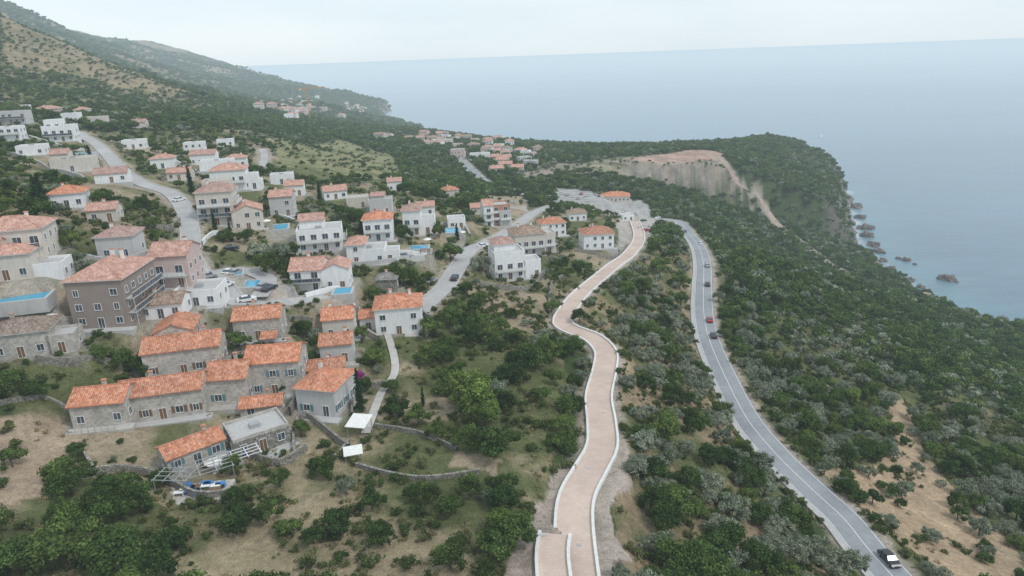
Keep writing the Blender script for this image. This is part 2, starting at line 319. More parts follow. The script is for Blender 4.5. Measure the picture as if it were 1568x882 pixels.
# ---------------------------------------------------------------- house list: name,u,v,w,d,h,yaw,roof,wall,roofmat,blocks,opt
HS=[
('stone_house',155,653,8.5,7,4.2,8,'gx','stone','orange',[],''),
('stone_house',252,642,13.5,7,5.0,13,'gx','stone','orange',[],'bs'),
('stone_house',284,574,13.5,7.5,5.2,14,'gx','stone','orange',[(-2.5,7.5,7,8,6.2,'gy')],'s'),
('stone_house',352,620,7,8,5.2,5,'gx','stone','orange',[],'t'),
('stone_house',423,605,9.8,8,6.8,5,'gx','stone','orange',[],'t'),
('village_house',486,637,7.5,8.5,5.2,-14,'hip','gray','orange',[],'t'),
('village_house',517,556,6.5,6,4.2,8,'gx','gray','orange',[],''),
('village_house',520,518,6.8,7,4.6,8,'gx','beige','orange',[],''),
('village_house',503,588,7,4.5,3.4,12,'gx','beige','orange',[],''),
('white_villa',612,512,10.6,9,6.4,6,'hip','white','orange',[(-7.3,1.5,4,5,3.4,'gx')],'c'),
('stone_house',397,521,9.5,7,4.8,8,'gx','stone','orange',[],''),
('apartment_house',158,503,10.5,14,9.6,3,'hip','taupe','salmon',[],'Rc'),
('pink_house',265,441,8,9,7.2,5,'gx','pink','salmon',[],'bc'),
('flat_roofed_house',302,470,9,8,3.2,6,'flat','white','salmon',[],''),
('white_villa',472,447,8,9,5.6,4,'gx','white','salmon',[(7,-.6,6,7,5.4,'gy')],'bc'),
('village_house',382,352,8.5,9,5.6,20,'gy','beige','salmon',[],''),
('village_house',433,331,7.5,7,6.6,8,'gx','gray','salmon',[],''),
('apartment_house',334,345,10,9,9.8,10,'hip','beige','salmon',[(-.5,6,8,5,11.5,'flat')],'bB'),
('white_villa',492,385,12.5,9,5.8,12,'flat','white','salmon',[(-2,3.0,7,6,8.2,'gx')],'bB'),
('white_villa',566,404,9,8,3.6,4,'flat','white','salmon',[(-3.5,0,5,8.2,5.6,'hip'),(5.8,-1,5,5,3.,'flat')],''),
('white_villa',580,369,8.6,8,6.6,5,'hip','white','orange',[],'bc'),
('white_villa',632,360,5.8,8,8.0,4,'hip','white','salmon',[(5,.5,5,7,4.6,'flat')],'b'),
('village_house',584,328,8,6,5,4,'flat','gray','salmon',[(-1,1,5,4.2,6.5,'gx')],''),
('apartment_house',782,428,9.5,9,8.2,14,'flat','white','salmon',[(-.8,2,6.5,7,10.4,'hip'),(7,-1.5,5.5,6,5,'flat')],'bB'),
('stone_villa',812,391,11,10,7.6,14,'hip','beige','brown',[(7.4,-1,4.5,7,7,'flat')],'bBc'),
('white_villa',848,362,11,8,5.6,12,'hip','white','orange',[],'c'),
('white_villa',917,381,12.5,10,6,6,'hip','white','orange',[],'c'),
('unfinished_house',768,345,8,8,8.4,12,'flat','brick','salmon',[(-5.5,-1,4.2,8.5,9.2,'gx'),(1.5,-4.2,5,3,6,'flat')],'b'),
('village_house',22,402,12,9,6.4,15,'hip','beige','salmon',[(-5,-6,9,7,4,'gx')],'b'),
('village_house',180,397,7.6,7,5,8,'hip','gray','salmon',[],'b'),
('village_house',104,319,8.5,7,3.8,18,'hip','white','orange',[],''),
('flat_roofed_villa',112,263,14,8,4.4,16,'flat','beige','salmon',[(-4,1,6,6.3,6.6,'gx')],'b'),
('flat_roofed_villa',172,280,10.5,7,3.4,18,'gx','white','salmon',[],''),
('flat_roofed_villa',92,217,13,9,6.8,16,'flat','white','salmon',[(-2,1,7,7.3,9.4,'flat')],'b'),
('flat_roofed_villa',18,190,15,8,6,10,'flat','gray','grey',[],'b'),
('village_house',72,180,14,9,5.4,10,'hip','pink','salmon',[],''),
('village_house',108,187,9,7,4.6,10,'flat','white','salmon',[],''),
('village_house',146,192,12,7,4.5,10,'flat','beige','salmon',[],''),
('flat_roofed_villa',12,216,11,8,5.6,16,'flat','white','salmon',[],'b'),
('flat_roofed_villa',48,238,10,7,3.4,16,'flat','white','salmon',[],''),
('village_house',213,196,8,7,3.6,10,'gx','beige','salmon',[],''),
('flat_roofed_villa',298,237,9.5,7,5.6,10,'flat','white','salmon',[],''),
('flat_roofed_villa',312,252,11,7,4.6,10,'gx','white','salmon',[],''),
('flat_roofed_villa',333,266,13,7,4.8,12,'flat','white','salmon',[],'b'),
('village_house',352,292,12.5,9,7.4,12,'hip','white','salmon',[(7.5,-1,5.5,6,5,'flat')],'b'),
('village_house',275,276,8.5,6,3,10,'gx','beige','salmon',[],''),
('village_house',692,302,8,7,3.6,20,'hip','beige','orange',[],''),
('village_house',605,292,7,6,4.6,10,'gx','white','salmon',[],''),
('village_house',515,305,9,7,3.4,20,'gx','white','salmon',[],''),
('stone_hut',593,447,5,4.5,3.4,0,'hip','drystone','grey',[],''),
('village_house',248,488,8.5,6,3.2,8,'gx','white','brown',[],''),
('restaurant',943,309,19,11,3.6,-8,'hip','beige','orange',[(-12,-2,7,7,3,'gx')],''),
('village_house',35,548,9.5,7,4.6,14,'hip','stone','brown',[(6.5,-1,4.5,5,3,'flat')],'b'),
('stone_cottage',305,712,8.8,4.6,3.0,42,'gx','stone','orange',[],'t'),
('stone_outbuilding',405,690,9,7,3.0,34,'flat','drystone','grey',[],''),
('village_house',735,245,18,10,5,0,'flat','white','salmon',[],'b'),
('stone_house',402,640,7,4,2.4,10,'gx','stone','orange',[],''),
('village_house',30,172,10,7,4,10,'flat','white','salmon',[],''),
('village_house',125,178,9,7,4.2,10,'hip','white','salmon',[],''),
('flat_roofed_villa',385,292,8,6,3.4,12,'flat','white','salmon',[],''),
('village_house',362,256,9,6,4,12,'hip','white','salmon',[],''),
('village_house',345,224,9,6,3.4,12,'flat','white','salmon',[],''),
('flat_roofed_villa',66,432,8,6,3.2,14,'flat','white','salmon',[],''),
('village_house',12,430,9,6,5,14,'hip','beige','salmon',[],'b'),
('village_house',700,350,6.5,6,3.4,8,'flat','white','salmon',[],''),
('village_house',735,328,8,6,3.2,8,'gx','beige','salmon',[],''),
('village_house',548,318,8,6,3.4,8,'flat','beige','salmon',[],''),
('village_house',432,282,9,6,3.6,10,'flat','white','salmon',[],''),
('village_house',250,258,9,6,4,14,'hip','white','salmon',[],''),
('village_house',205,228,10,7,3.6,14,'flat','white','salmon',[],''),
('village_house',158,340,7,6,3.2,14,'gx','beige','salmon',[],''),
('village_house',885,338,9,7,3.8,6,'hip','white','brown',[],''),
('village_house',652,330,7,6,3.6,6,'gx','white','salmon',[],''),
('village_house',452,300,7,6,4.2,10,'gx','white','salmon',[],''),
('kiosk',962,338,7,5,3,10,'flat','white','salmon',[],''),
]
rs=random.Random(3)
for i in range(16): HS.append(('distant_house',rs.uniform(625,705),rs.uniform(209,226),rs.uniform(8,13),8,rs.uniform(4,7),rs.uniform(-30,30),rs.choice(['gx','hip','flat']),rs.choice(['white','pink','beige']),rs.choice(['salmon','brown']),[],''))
for i in range(22): HS.append(('distant_house',rs.uniform(700,828),rs.uniform(216,243),rs.uniform(8,13),8,rs.uniform(4,7),rs.uniform(-30,30),rs.choice(['gx','hip','flat']),rs.choice(['white','pink','beige','white']),rs.choice(['salmon','brown']),[],''))
for i in range(8): HS.append(('distant_house',rs.uniform(755,815),rs.uniform(246,272),rs.uniform(8,12),8,rs.uniform(3.5,5),rs.uniform(-30,30),rs.choice(['gx','flat']),rs.choice(['beige','pink','concrete']),'salmon',[],''))
for i in range(42): HS.append(('distant_house',rs.gauss(448,26),rs.gauss(168,8),rs.uniform(10,16),10,rs.uniform(6,9),rs.uniform(-30,30),rs.choice(['hip','flat']),rs.choice(['white','beige','pink']),'salmon',[],''))
for i in range(12): HS.append(('distant_house',rs.gauss(545,9),rs.gauss(165,4),rs.uniform(10,17),10,rs.uniform(5,8),rs.uniform(-30,30),'hip',rs.choice(['white','beige']),'salmon',[],''))
for i in range(6): HS.append(('distant_house',rs.uniform(580,680),rs.uniform(212,224),rs.uniform(9,12),8,rs.uniform(4,6),rs.uniform(-30,30),'gx',rs.choice(['white','beige','pink']),'brown',[],''))
PADS=[]
for hrec in HS:
    g=G(hrec[1],hrec[2]); a=math.radians(hrec[6]); w,d=hrec[3],hrec[4]
    x0,x1,y0,y1=-w/2,w/2,0,d
    for b in hrec[10]: x0=min(x0,b[0]-b[2]/2);x1=max(x1,b[0]+b[2]/2);y1=max(y1,d/2+b[1]+b[3]/2);y0=min(y0,d/2+b[1]-b[3]/2)
    mx,my=(x0+x1)/2,(y0+y1)/2
    PADS.append((g[0]+mx*math.cos(a)-my*math.sin(a),g[1]+mx*math.sin(a)+my*math.cos(a),g[2],(x1-x0)/2,(y1-y0)/2,a,g))
# swimming pools: (u,v,width,depth,yaw,raise)
POOLS=[(428,352,5,7,15,.7),(692,356,5.5,7,5,.7),(528,470,4,4.5,5,.6),(40,463,8,5,16,1.1),(385,440,3.5,5,0,.5),(358,414,3.6,5,20,.5),(642,382,5.5,4,5,.6),(130,238,8,6,14,.9)]
CLR=[]
for q in POOLS:
    g=G(q[0],q[1]); L_=math.hypot(g[0],g[1])
    for s_ in (0,4,8): CLR.append((g[0]-g[0]/L_*s_,g[1]-g[1]/L_*s_,max(q[2],q[3])*.5))
def rdist(x,y):
    """nearest road distance minus half width, nearest z, road index"""
    best=np.full(x.shape,1e9); bz=np.zeros(x.shape); bi=np.full(x.shape,-1)
    for ri,rd in enumerate(ROADS):
        L=rd['L']; lo=L[:,:2].min(0)-15; hi=L[:,:2].max(0)+15
        ii=np.nonzero((x>lo[0])&(x<hi[0])&(y>lo[1])&(y<hi[1]))[0]
        for s_ in range(0,len(ii),15000):
            k=ii[s_:s_+15000]; d2=(x[k][:,None]-L[:,0])**2+(y[k][:,None]-L[:,1])**2; a=d2.argmin(1); dd=np.sqrt(d2[np.arange(len(k)),a])-rd['w']/2
            m_=dd<best[k]; best[k[m_]]=dd[m_]; bz[k[m_]]=L[a[m_],2]; bi[k[m_]]=ri
    return best,bz,bi
def Hf(x,y,full=False):
    x=np.asarray(x,float);y=np.asarray(y,float)
    h=base(x,y); pd=np.full(x.shape,1e9)
    for (px,py,pz,hw,hd,a,g) in PADS:
        ii=np.nonzero((abs(x-px)<hw+hd+14)&(abs(y-py)<hw+hd+14))[0]
        if not len(ii): continue
        lx=(x[ii]-px)*math.cos(a)+(y[ii]-py)*math.sin(a); ly=-(x[ii]-px)*math.sin(a)+(y[ii]-py)*math.cos(a)
        dd=np.hypot(np.maximum(abs(lx)-hw,0),np.maximum(abs(ly)-hd,0)); k=1-sstep(1.2,5,dd)
        h[ii]=h[ii]*(1-k)+(pz-.05)*k; pd[ii]=np.minimum(pd[ii],dd)
    rd,rz,ri=rdist(x,y); k=1-sstep(1.6,6.5,rd); h=h*(1-k)+(rz-.12)*k
    if full:
        for (px,py,pr) in CLR: pd=np.minimum(pd,np.maximum(np.hypot(x-px,y-py)-pr,0))
    return (h,rd,ri,pd) if full else h
# ---------------------------------------------------------------- zones (ground cover + planting)
def Z(px): return GP(px)[:,:2]
TAN=(.38,.305,.215); SOIL=(.45,.345,.25); DRY=(.38,.31,.20); GREEN=(.065,.092,.035); GRAV=(.46,.41,.36); DG=(.135,.15,.065)
zones=[ # polygon, colour A (noise above threshold), colour B, threshold, planting prob, olive share, size
 (Z([(0,185),(300,200),(450,215),(700,320),(960,330),(960,400),(840,470),(770,440),(640,540),(560,700),(120,720),(0,600)]),TAN,DG,.53,.55,.28,.68),
 (Z([(520,520),(620,520),(700,440),(780,480),(860,540),(880,640),(840,700),(560,690)]),DG,TAN,.38,.68,.2,.80),
 (Z([(130,715),(540,640),(700,640),(840,670),(830,930),(-100,930),(60,800)]),DRY,DG,.47,.22,.15,.62),
 (Z([(700,395),(850,420),(850,520),(760,500)]),TAN,DG,.45,.50,.65,.5),
 (Z([(-60,640),(105,640),(118,700),(85,770),(-60,800)]),SOIL,DRY,.3,.0,.0,.5),
 (Z([(-60,800),(130,720),(250,760),(300,930),(-100,930)]),DG,TAN,.42,.25,.05,.85),
 (Z([(900,450),(960,400),(1055,370),(1065,520),(1100,600),(1180,720),(1330,930),(930,930),(955,760),(940,560),(880,480)]),(.34,.26,.17),DG,.50,.80,.70,.86),
 (Z([(1110,500),(1200,470),(1568,640),(1640,930),(1420,930),(1200,690),(1120,600)]),DG,(.27,.23,.14),.34,.95,.56,.95),
 (Z([(1215,690),(1330,790),(1500,930),(1640,930),(1500,790),(1420,700),(1385,615),(1355,612),(1370,690),(1290,720)]),(.50,.37,.25),(.40,.32,.22),.4,.30,.5,.62),
 (Z([(0,26),(120,72),(240,124),(340,154),(270,150),(180,134),(90,112),(0,96)]),(.33,.265,.17),(.21,.19,.11),.45,.34,.1,.6),
 (Z([(0,96),(90,112),(180,134),(270,150),(340,160),(240,182),(100,168),(0,158)]),(.29,.245,.15),DG,.53,.75,.1,.75),
 (Z([(415,215),(520,213),(600,238),(625,275),(520,275),(430,262)]),(.27,.26,.14),DG,.42,.22,.1,.5),
 (Z([(345,148),(330,116),(240,106),(160,80),(90,36),(20,-5),(60,20),(210,108)]),(.34,.26,.17),(.17,.17,.08),.50,.5,.1,1.),
 (Z([(790,272),(850,252),(950,240),(1075,232),(1112,236),(1105,256),(1148,292),(1212,358),(1203,362),(1146,310),(1090,294),(1000,279),(920,268),(860,268),(815,278)]),(.34,.285,.235),(.16,.155,.10),.44,.30,.0,.45),
 (Z([(870,262),(930,268),(985,272),(960,256),(900,252)]),(.18,.19,.10),(.34,.29,.21),.5,.4,.0,.45),
 (Z([(960,243),(1085,230),(1110,237),(1100,246),(1010,250)]),(.50,.33,.27),(.42,.30,.24),.5,0,.0,.4),
 (Z([(850,288),(905,293),(980,306),(1000,330),(960,336),(905,322),(860,310)]),(.40,.39,.38),(.44,.43,.41),.5,0,0,.4),
 (Z([(950,332),(1010,338),(1010,358),(985,385),(950,392),(945,350)]),(.50,.45,.40),(.44,.41,.38),.5,0,0,.4),
 (Z([(740,300),(800,300),(815,325),(745,330)]),GRAV,TAN,.5,.1,0,.4),
 (Z([(800,790),(860,700),(900,700),(860,760),(850,820),(850,930),(790,930)]),(.50,.41,.36),(.42,.34,.28),.4,.0,0,.3),
 (Z([(930,660),(960,660),(965,740),(940,810),(975,930),(930,930),(905,780)]),(.50,.42,.37),(.42,.34,.28),.4,.0,0,.3),
 (Z([(365,440),(420,430),(470,470),(450,490),(380,480)]),(.46,.44,.42),(.42,.40,.38),.5,0,0,.4),
 (Z([(225,465),(360,440),(345,480),(250,500)]),GRAV,(.42,.39,.36),.5,0,0,.4),
 (Z([(940,256),(1060,254),(1095,262),(1100,274),(1085,284),(1020,276),(960,268)]),(.24,.225,.205),(.33,.285,.245),.5,.12,0,.4),
 (Z([(700,697),(752,700),(748,728),(690,722)]),SOIL,TAN,.5,0,0,.4),
]
HEADX0,HEADY0=150.,430.
def zoneid(x,y):
    jx=x+(fbm(x/9,y/9,21,3)-.5)*7; jy=y+(fbm(x/9,y/9,23,3)-.5)*7; z=np.full(x.shape,-1)
    for i,zz in enumerate(zones): z[inpoly(jx,jy,zz[0])]=i
    return z
# ---------------------------------------------------------------- terrain sheet
na,nr=760,640
ang=np.radians(np.linspace(-72,72,na)); rad=np.geomspace(12,7500,nr)
AA,RR=np.meshgrid(ang,rad); X=(RR*np.sin(AA)).ravel(); Y=(RR*np.cos(AA)).ravel()
H,RD,RI,PD=Hf(X,Y,True); CD=cdist(X,Y); zi=zoneid(X,Y)
def grid_mesh(name,X,Y,Zz,nr,na,mat,colr):
    me=bpy.data.meshes.new(name); me.vertices.add(nr*na); me.vertices.foreach_set('co',np.stack([X,Y,Zz],1).ravel().astype(np.float32))
    i,j=np.meshgrid(np.arange(nr-1),np.arange(na-1),indexing='ij'); a=(i*na+j).ravel()
    q=np.stack([a,a+1,a+na+1,a+na],1); nf=len(q)
    me.loops.add(nf*4); me.loops.foreach_set('vertex_index',q[:,::-1].ravel().astype(np.int32)); me.polygons.add(nf)
    me.polygons.foreach_set('loop_start',np.arange(0,nf*4,4,dtype=np.int32)); me.update(calc_edges=True); me.validate()
    me.polygons.foreach_set('use_smooth',np.ones(nf,bool)); me.materials.append(MT[mat])
    ca=me.color_attributes.new('Col','FLOAT_COLOR','POINT'); ca.data.foreach_set('color',np.concatenate([colr,np.ones((len(colr),1))],1).ravel().astype(np.float32))
    return me
colr=np.zeros((len(X),3)); nz=fbm(X/14,Y/14,31,5); nz2=fbm(X/3.5,Y/3.5,33,3); rr_=np.hypot(X,Y)
f=(sstep(.55,.68,nz)*.3*(1-sstep(120,170,X)*sstep(400,450,Y)))[:,None]; colr[:]=np.array(GREEN)*(1-f)+np.array(TAN)*f
farn=fbm(X/110,Y/110,41,5); ff=(sstep(.46,.58,farn)*sstep(900,1300,rr_)*.85*sstep(70,140,H))[:,None]; colr=colr*(1-ff)+np.array((.33,.26,.18))*ff
for i,zz in enumerate(zones):
    m_=zi==i; f=sstep(zz[3]-.09,zz[3]+.09,nz[m_]*.75+nz2[m_]*.25)[:,None]
    colr[m_]=np.array(zz[1])*(f)+np.array(zz[2])*(1-f)
qm=np.isin(zi,[13,15,23]); bench=np.sin(H/1.3+nz*9)[:,None]; colr=np.where(qm[:,None],colr*(1+.14*bench),colr)
gx=np.gradient(H.reshape(nr,na),axis=0)/np.gradient(RR,axis=0); gy=np.gradient(H.reshape(nr,na),axis=1)/(RR*(ang[1]-ang[0]))
slope=np.hypot(gx,gy).ravel()
rk=(sstep(.9,1.4,slope)*sstep(40,22,CD)*.8+ sstep(16,5,CD)*sstep(560,640,Y)+sstep(7,2,CD))[:,None].clip(0,1)
rc=np.array((.20,.18,.16))*(.4+1.1*nz2[:,None]); colr=colr*(1-rk)+rc*rk
k=((1-sstep(.8,2.8,RD+ (nz2-.5)*2))*(RI!=4))[:,None]; colr=colr*(1-k)+np.array((.44,.38,.32))*k
k=((1-sstep(.5,2.6,PD+(nz2-.5)*2.5))*.7)[:,None]; colr=colr*(1-k)+np.array((.42,.39,.35))*k
add('hillside_terrain',grid_mesh('hillside_terrain',X,Y,H,nr,na,'terrain',colr))
# sea sheet
na2,nr2=420,420; ang2=np.radians(np.linspace(-80,80,na2)); rad2=np.concatenate([np.geomspace(120,3500,330),np.geomspace(3600,90000,90)])
A2,R2=np.meshgrid(ang2,rad2); X2=(R2*np.sin(A2)).ravel(); Y2=(R2*np.cos(A2)).ravel(); cd2=cdist(X2,Y2)
sc_=np.zeros((len(X2),3))+np.array((.078,.155,.225)); k=sstep(-60,-2,cd2)[:,None]*.55; sc_=sc_*(1-k)+np.array((.085,.24,.28))*k
k=(sstep(-8,-1,cd2)*(fbm(X2/5,Y2/5,51,3)>.5)*.7)[:,None]; sc_=sc_*(1-k)+.7*k
add('sea',grid_mesh('sea',X2,Y2,X2*0,nr2,na2,'sea',sc_))
print('terrain',time.time()-T0)
# ---------------------------------------------------------------- road ribbons
def ribbon(mb,L,o0,o1,z0,mat,th=0,sel=None):
    t=np.gradient(L[:,:2],axis=0); t/=np.linalg.norm(t,axis=1)[:,None]; nn=np.stack([t[:,1],-t[:,0]],1)
    b=len(mb.v); k=mb.mi(mat)
    for i in range(len(L)):
        for o,z in ((o0,z0-th),(o0,z0),(o1,z0),(o1,z0-th)) if th else ((o0,z0),(o1,z0)):
            mb.v.append((L[i,0]+nn[i,0]*o,L[i,1]+nn[i,1]*o,L[i,2]+z))
    q=4 if th else 2
    for i in range(len(L)-1):
        if sel and not sel(i): continue
        for j in range(q-1): 
            a=b+i*q+j; mb.f.append((a,a+1,a+q+1,a+q)); mb.m.append(k)
for rd in ROADS:
    L=rd['L']; w=rd['w']; mb=MB(); z=rd['lift']; ribbon(mb,L,-w/2,w/2,z,rd['mat'],0)
    if rd['mark']=='lane':
        ribbon(mb,L,-.07,.07,z+.02,'paint'); ribbon(mb,L,-w/2+.2,-w/2+.32,z+.02,'paint'); ribbon(mb,L,w/2-.32,w/2-.2,z+.02,'paint')
        ribbon(mb,L,-w/2-1.15,-w/2,z+.12,'concrete',.5); 
    if rd['mark']=='kerb':
        ribbon(mb,L,-w/2-.42,-w/2,z+.38,'kerb',.8); ribbon(mb,L,w/2,w/2+.42,z+.38,'kerb',.8)
        for s_ in range(6,len(L)-4,9):
            x_,y_=L[s_,0]+rs.uniform(-.6,.6),L[s_,1]
            mb.box(x_-.35,x_+.35,y_-.35,y_+.35,L[s_,2]+z-.1,L[s_,2]+z+.02,'concrete'); mb.box(x_-.24,x_+.24,y_-.24,y_+.24,L[s_,2]+z,L[s_,2]+z+.03,'metalg')
    if rd['name']=='village_road': ribbon(mb,L,-w/2-.3,-w/2,z+.14,'concrete',.6); ribbon(mb,L,w/2,w/2+.3,z+.14,'concrete',.6)
    add(rd['name'],mb.mesh(rd['name']))
def surf(x,y): return float(Hf(np.array([x]),np.array([y]))[0])
# ---------------------------------------------------------------- houses
def window(mb,xf,x,z,w,h,shut=None,door=False):
    def bx(a0,a1,o0,o1,z0,z1,m): mb.box(a0,a1,o0,o1,z0,z1,m,xf)
    fr='kerb'
    bx(x-w/2,x+w/2,-.015,.015,z,z+h,'glass' if not door else 'wood')
    bx(x-w/2-.08,x-w/2,-.09,.02,z-.08,z+h+.08,fr); bx(x+w/2,x+w/2+.08,-.09,.02,z-.08,z+h+.08,fr)
    bx(x-w/2,x+w/2,-.088,.02,z+h,z+h+.08,fr); bx(x-w/2,x+w/2,-.14,.02,z-.08,z,fr)
    bx(x-.03,x+.03,-.04,-.016,z,z+h,fr)
    if shut:
        for s_ in (-1,1):
            a=x+s_*(w/2+.08); b=a+s_*w*.5; bx(min(a,b),max(a,b),-.06,-.002,z,z+h,shut)
def block(walls,roof,win,cx_,cy_,w,d,h,rt,wall,rm,opt,seed):
    rn=random.Random(seed); x0,x1,y0,y1=cx_-w/2,cx_+w/2,cy_-d/2,cy_+d/2
    tan=.42; o=.45
    if rt=='flat':
        walls.box(x0,x1,y0,y1,-3,h,wall)
        for q in ((x0,x1,y0,y0+.22),(x0,x1,y1-.22,y1),(x0,x0+.22,y0+.22,y1-.22),(x1-.22,x1,y0+.22,y1-.22)): roof.box(*q,h,h+.55,wall if wall!='drystone' else 'stone')
        roof.box(x0+.22,x1-.22,y0+.22,y1-.22,h+.0,h+.06,'concrete')
        if w>8: roof.box(cx_-1,cx_+.6,cy_-.8,cy_+.6,h+.06,h+.75,'metalg')
    else:
        if rt=='gx': sw=lambda a,b,z:(a,b,z); A,B=w,d; ca,cb=cx_,cy_
        else: sw=lambda a,b,z:(b,a,z); A,B=d,w; ca,cb=cy_,cx_
        if rt in('gx','gy'):
            rise=B/2*tan; walls.box(x0,x1,y0,y1,-3,h,wall)
            for s_ in (-1,1):
                t_=[sw(ca+s_*A/2,cb-B/2,h),sw(ca+s_*A/2,cb+B/2,h),sw(ca+s_*A/2,cb,h+rise-.02)]
                walls.poly(t_,wall)
            for s_ in (-1,1):
                e=B/2+o; top=[sw(ca-A/2-o*.6,cb,h+rise+.2),sw(ca+A/2+o*.6,cb,h+rise+.2),sw(ca+A/2+o*.6,cb+s_*e,h-o*tan+.2),sw(ca-A/2-o*.6,cb+s_*e,h-o*tan+.2)]
                nrm=(Vector(top[1])-Vector(top[0])).cross(Vector(top[2])-Vector(top[1]))
                if nrm.z<0: top=top[::-1]
                roof.hull(top,.18,rm)
            a,b=sw(ca-A/2-o*.6,cb,h+rise+.22),sw(ca+A/2+o*.6,cb,h+rise+.22); roof.cyl(a,b,.13,.13,rm,6)
        else:
            walls.box(x0,x1,y0,y1,-3,h,wall); e=o; m_=min(w,d)/2+e; rise=m_*tan
            X0,X1,Y0,Y1=x0-e,x1+e,y0-e,y1+e
            roof.box(X0,X1,Y0,Y1,h,h+.16,'kerb'); z0_=h+.165
            X0-=.06;X1+=.06;Y0-=.06;Y1+=.06
            if w>=d: r0,r1=(X0+m_,cy_,z0_+rise),(X1-m_,cy_,z0_+rise); 
            else: r0,r1=(cx_,Y0+m_,z0_+rise),(cx_,Y1-m_,z0_+rise)
            a,b,c,dd=(X0,Y0,z0_),(X1,Y0,z0_),(X1,Y1,z0_),(X0,Y1,z0_)
            if w>=d: fs=[(a,b,r1,r0),(c,dd,r0,r1),(b,c,r1),(dd,a,r0)]
            else: fs=[(a,b,r0),(b,c,r1,r0),(c,dd,r1),(dd,a,r0,r1)]
            for q in fs: roof.poly(q,rm)
            roof.poly([dd,c,b,a],rm); roof.cyl(r0,r1,.14,.14,rm,6)
            for p_ in (a,b,c,dd):
                rnear=min((r0,r1),key=lambda r_:(r_[0]-p_[0])**2+(r_[1]-p_[1])**2); roof.cyl(p_,rnear,.1,.1,rm,5)
    ns=max(1,int(h/2.75)); shut='teal' if 't' in opt else None
    if 's' in opt: shut='wood'
    fronts=[(lambda q:(q[0],y0+q[1],q[2]),x0,x1,1),(lambda q:(x1-q[1],q[0],q[2]),y0,y1,1),(lambda q:(x0+q[1],q[0],q[2]),y0,y1,0),(lambda q:(q[0],y1-q[1],q[2]),x0,x1,0)]
    for fi,(xf,a,b,vis) in enumerate(fronts):
        L_=b-a; nc=max(1,int(L_/2.7))
        for s_ in range(ns):
            for c in range(nc):
                if rn.random()<.14: continue
                x=a+L_*(c+.5)/nc; z=s_*2.85+.95; big=('b' in opt and s_>0 and fi==0)
                if fi==0 and s_==0 and c==nc//2: window(win,xf,x,.05,1.1,2.1,None,rn.random()<.6)
                elif big: window(win,xf,x,s_*2.85+.12,1.5,2.05)
                else: window(win,xf,x,z,rn.choice([.9,1.1,1.2]),1.25,shut)
    if 'b' in opt or 'R' in opt:
        for s_ in range(1,ns):
            z=s_*2.85
            sides=[0] if 'R' not in opt else [1]
            if 'B' in opt: sides=[0,1]
            for sd in sides:
                xf,a,b,_=fronts[sd]; a_=a+.3; b_=b-.3; dep=1.5
                if sd==1 and 'B' in opt: dep=1.2
                walls.box(a_,b_,-dep,.0,z-.16,z,'concrete',xf)
                npst=int((b_-a_)/.9)
                for q in range(npst+1):
                    x=a_+.05+(b_-a_-.1)*q/npst; win.box(x-.025,x+.025,-dep+.03,-dep+.08,z,z+1.,'metalg',xf)
                win.box(a_,b_,-dep+.02,-dep+.09,z+1.,z+1.06,'kerb',xf)
                win.box(a_+.02,b_-.02,-dep+.045,-dep+.06,z+.12,z+.9,'glass' if rn.random()<.5 else 'kerb',xf)
                for q in (a_,b_-.12): win.box(q,q+.12,-dep+.0,-dep+.02,z-2.69,z-.16,'kerb',xf)
def house(rec,pad,i):
    name,u,v,w,d,h,yaw,rt,wall,rm,blocks,opt=rec; g=pad[6]
    e=bpy.data.objects.new(name,None); sc.collection.objects.link(e); e.location=(g[0],g[1],g[2]); e.rotation_euler=(0,0,math.radians(yaw)); e.empty_display_size=1
    wl,rf,wn=MB(),MB(),MB()
    block(wl,rf,wn,0,d/2,w,d,h,rt,wall,rm,opt,i)
    for j,b in enumerate(blocks): block(wl,rf,wn,b[0],d/2+b[1],b[2],b[3],b[4],b[5],wall if name!='unfinished_house' else ('white' if j==0 else 'concrete'),rm,opt.replace('R',''),i*7+j)
    if rt!='flat':
        rn=random.Random(i+50)
        for _ in range(1+('c' in opt)):
            x=rn.uniform(-w*.3,w*.3); y=d/2+rn.uniform(.1,.25)*d; t_=h+d*.21+.75; rf.box(x-.3,x+.3,y-.25,y+.25,h,t_,'kerb' if wall!='stone' else 'stone'); rf.box(x-.4,x+.4,y-.35,y+.35,t_,t_+.12,'orange')
    if i<46 and name not in('stone_hut','stone_outbuilding'):
        wl.box(-w/2-.8,w/2+1.2,-2.0,-.02,-2.5,.12,'concrete' if i%3 else 'path')
        if i%2==0:
            for k in range(int(w)): wn.box(-w/2+k+.1,-w/2+k+.16,-1.98,-1.92,.12,1.05,'metalg')
            wn.box(-w/2,w/2,-2.,-1.9,1.05,1.1,'metalg')
    add('walls',wl.mesh('walls'),e); add('roof',rf.mesh('roof'),e); add('windows_and_doors',wn.mesh('windows'),e)
for i,(rec,pad) in enumerate(zip(HS,PADS)): house(rec,pad,i)
print('houses',time.time()-T0)
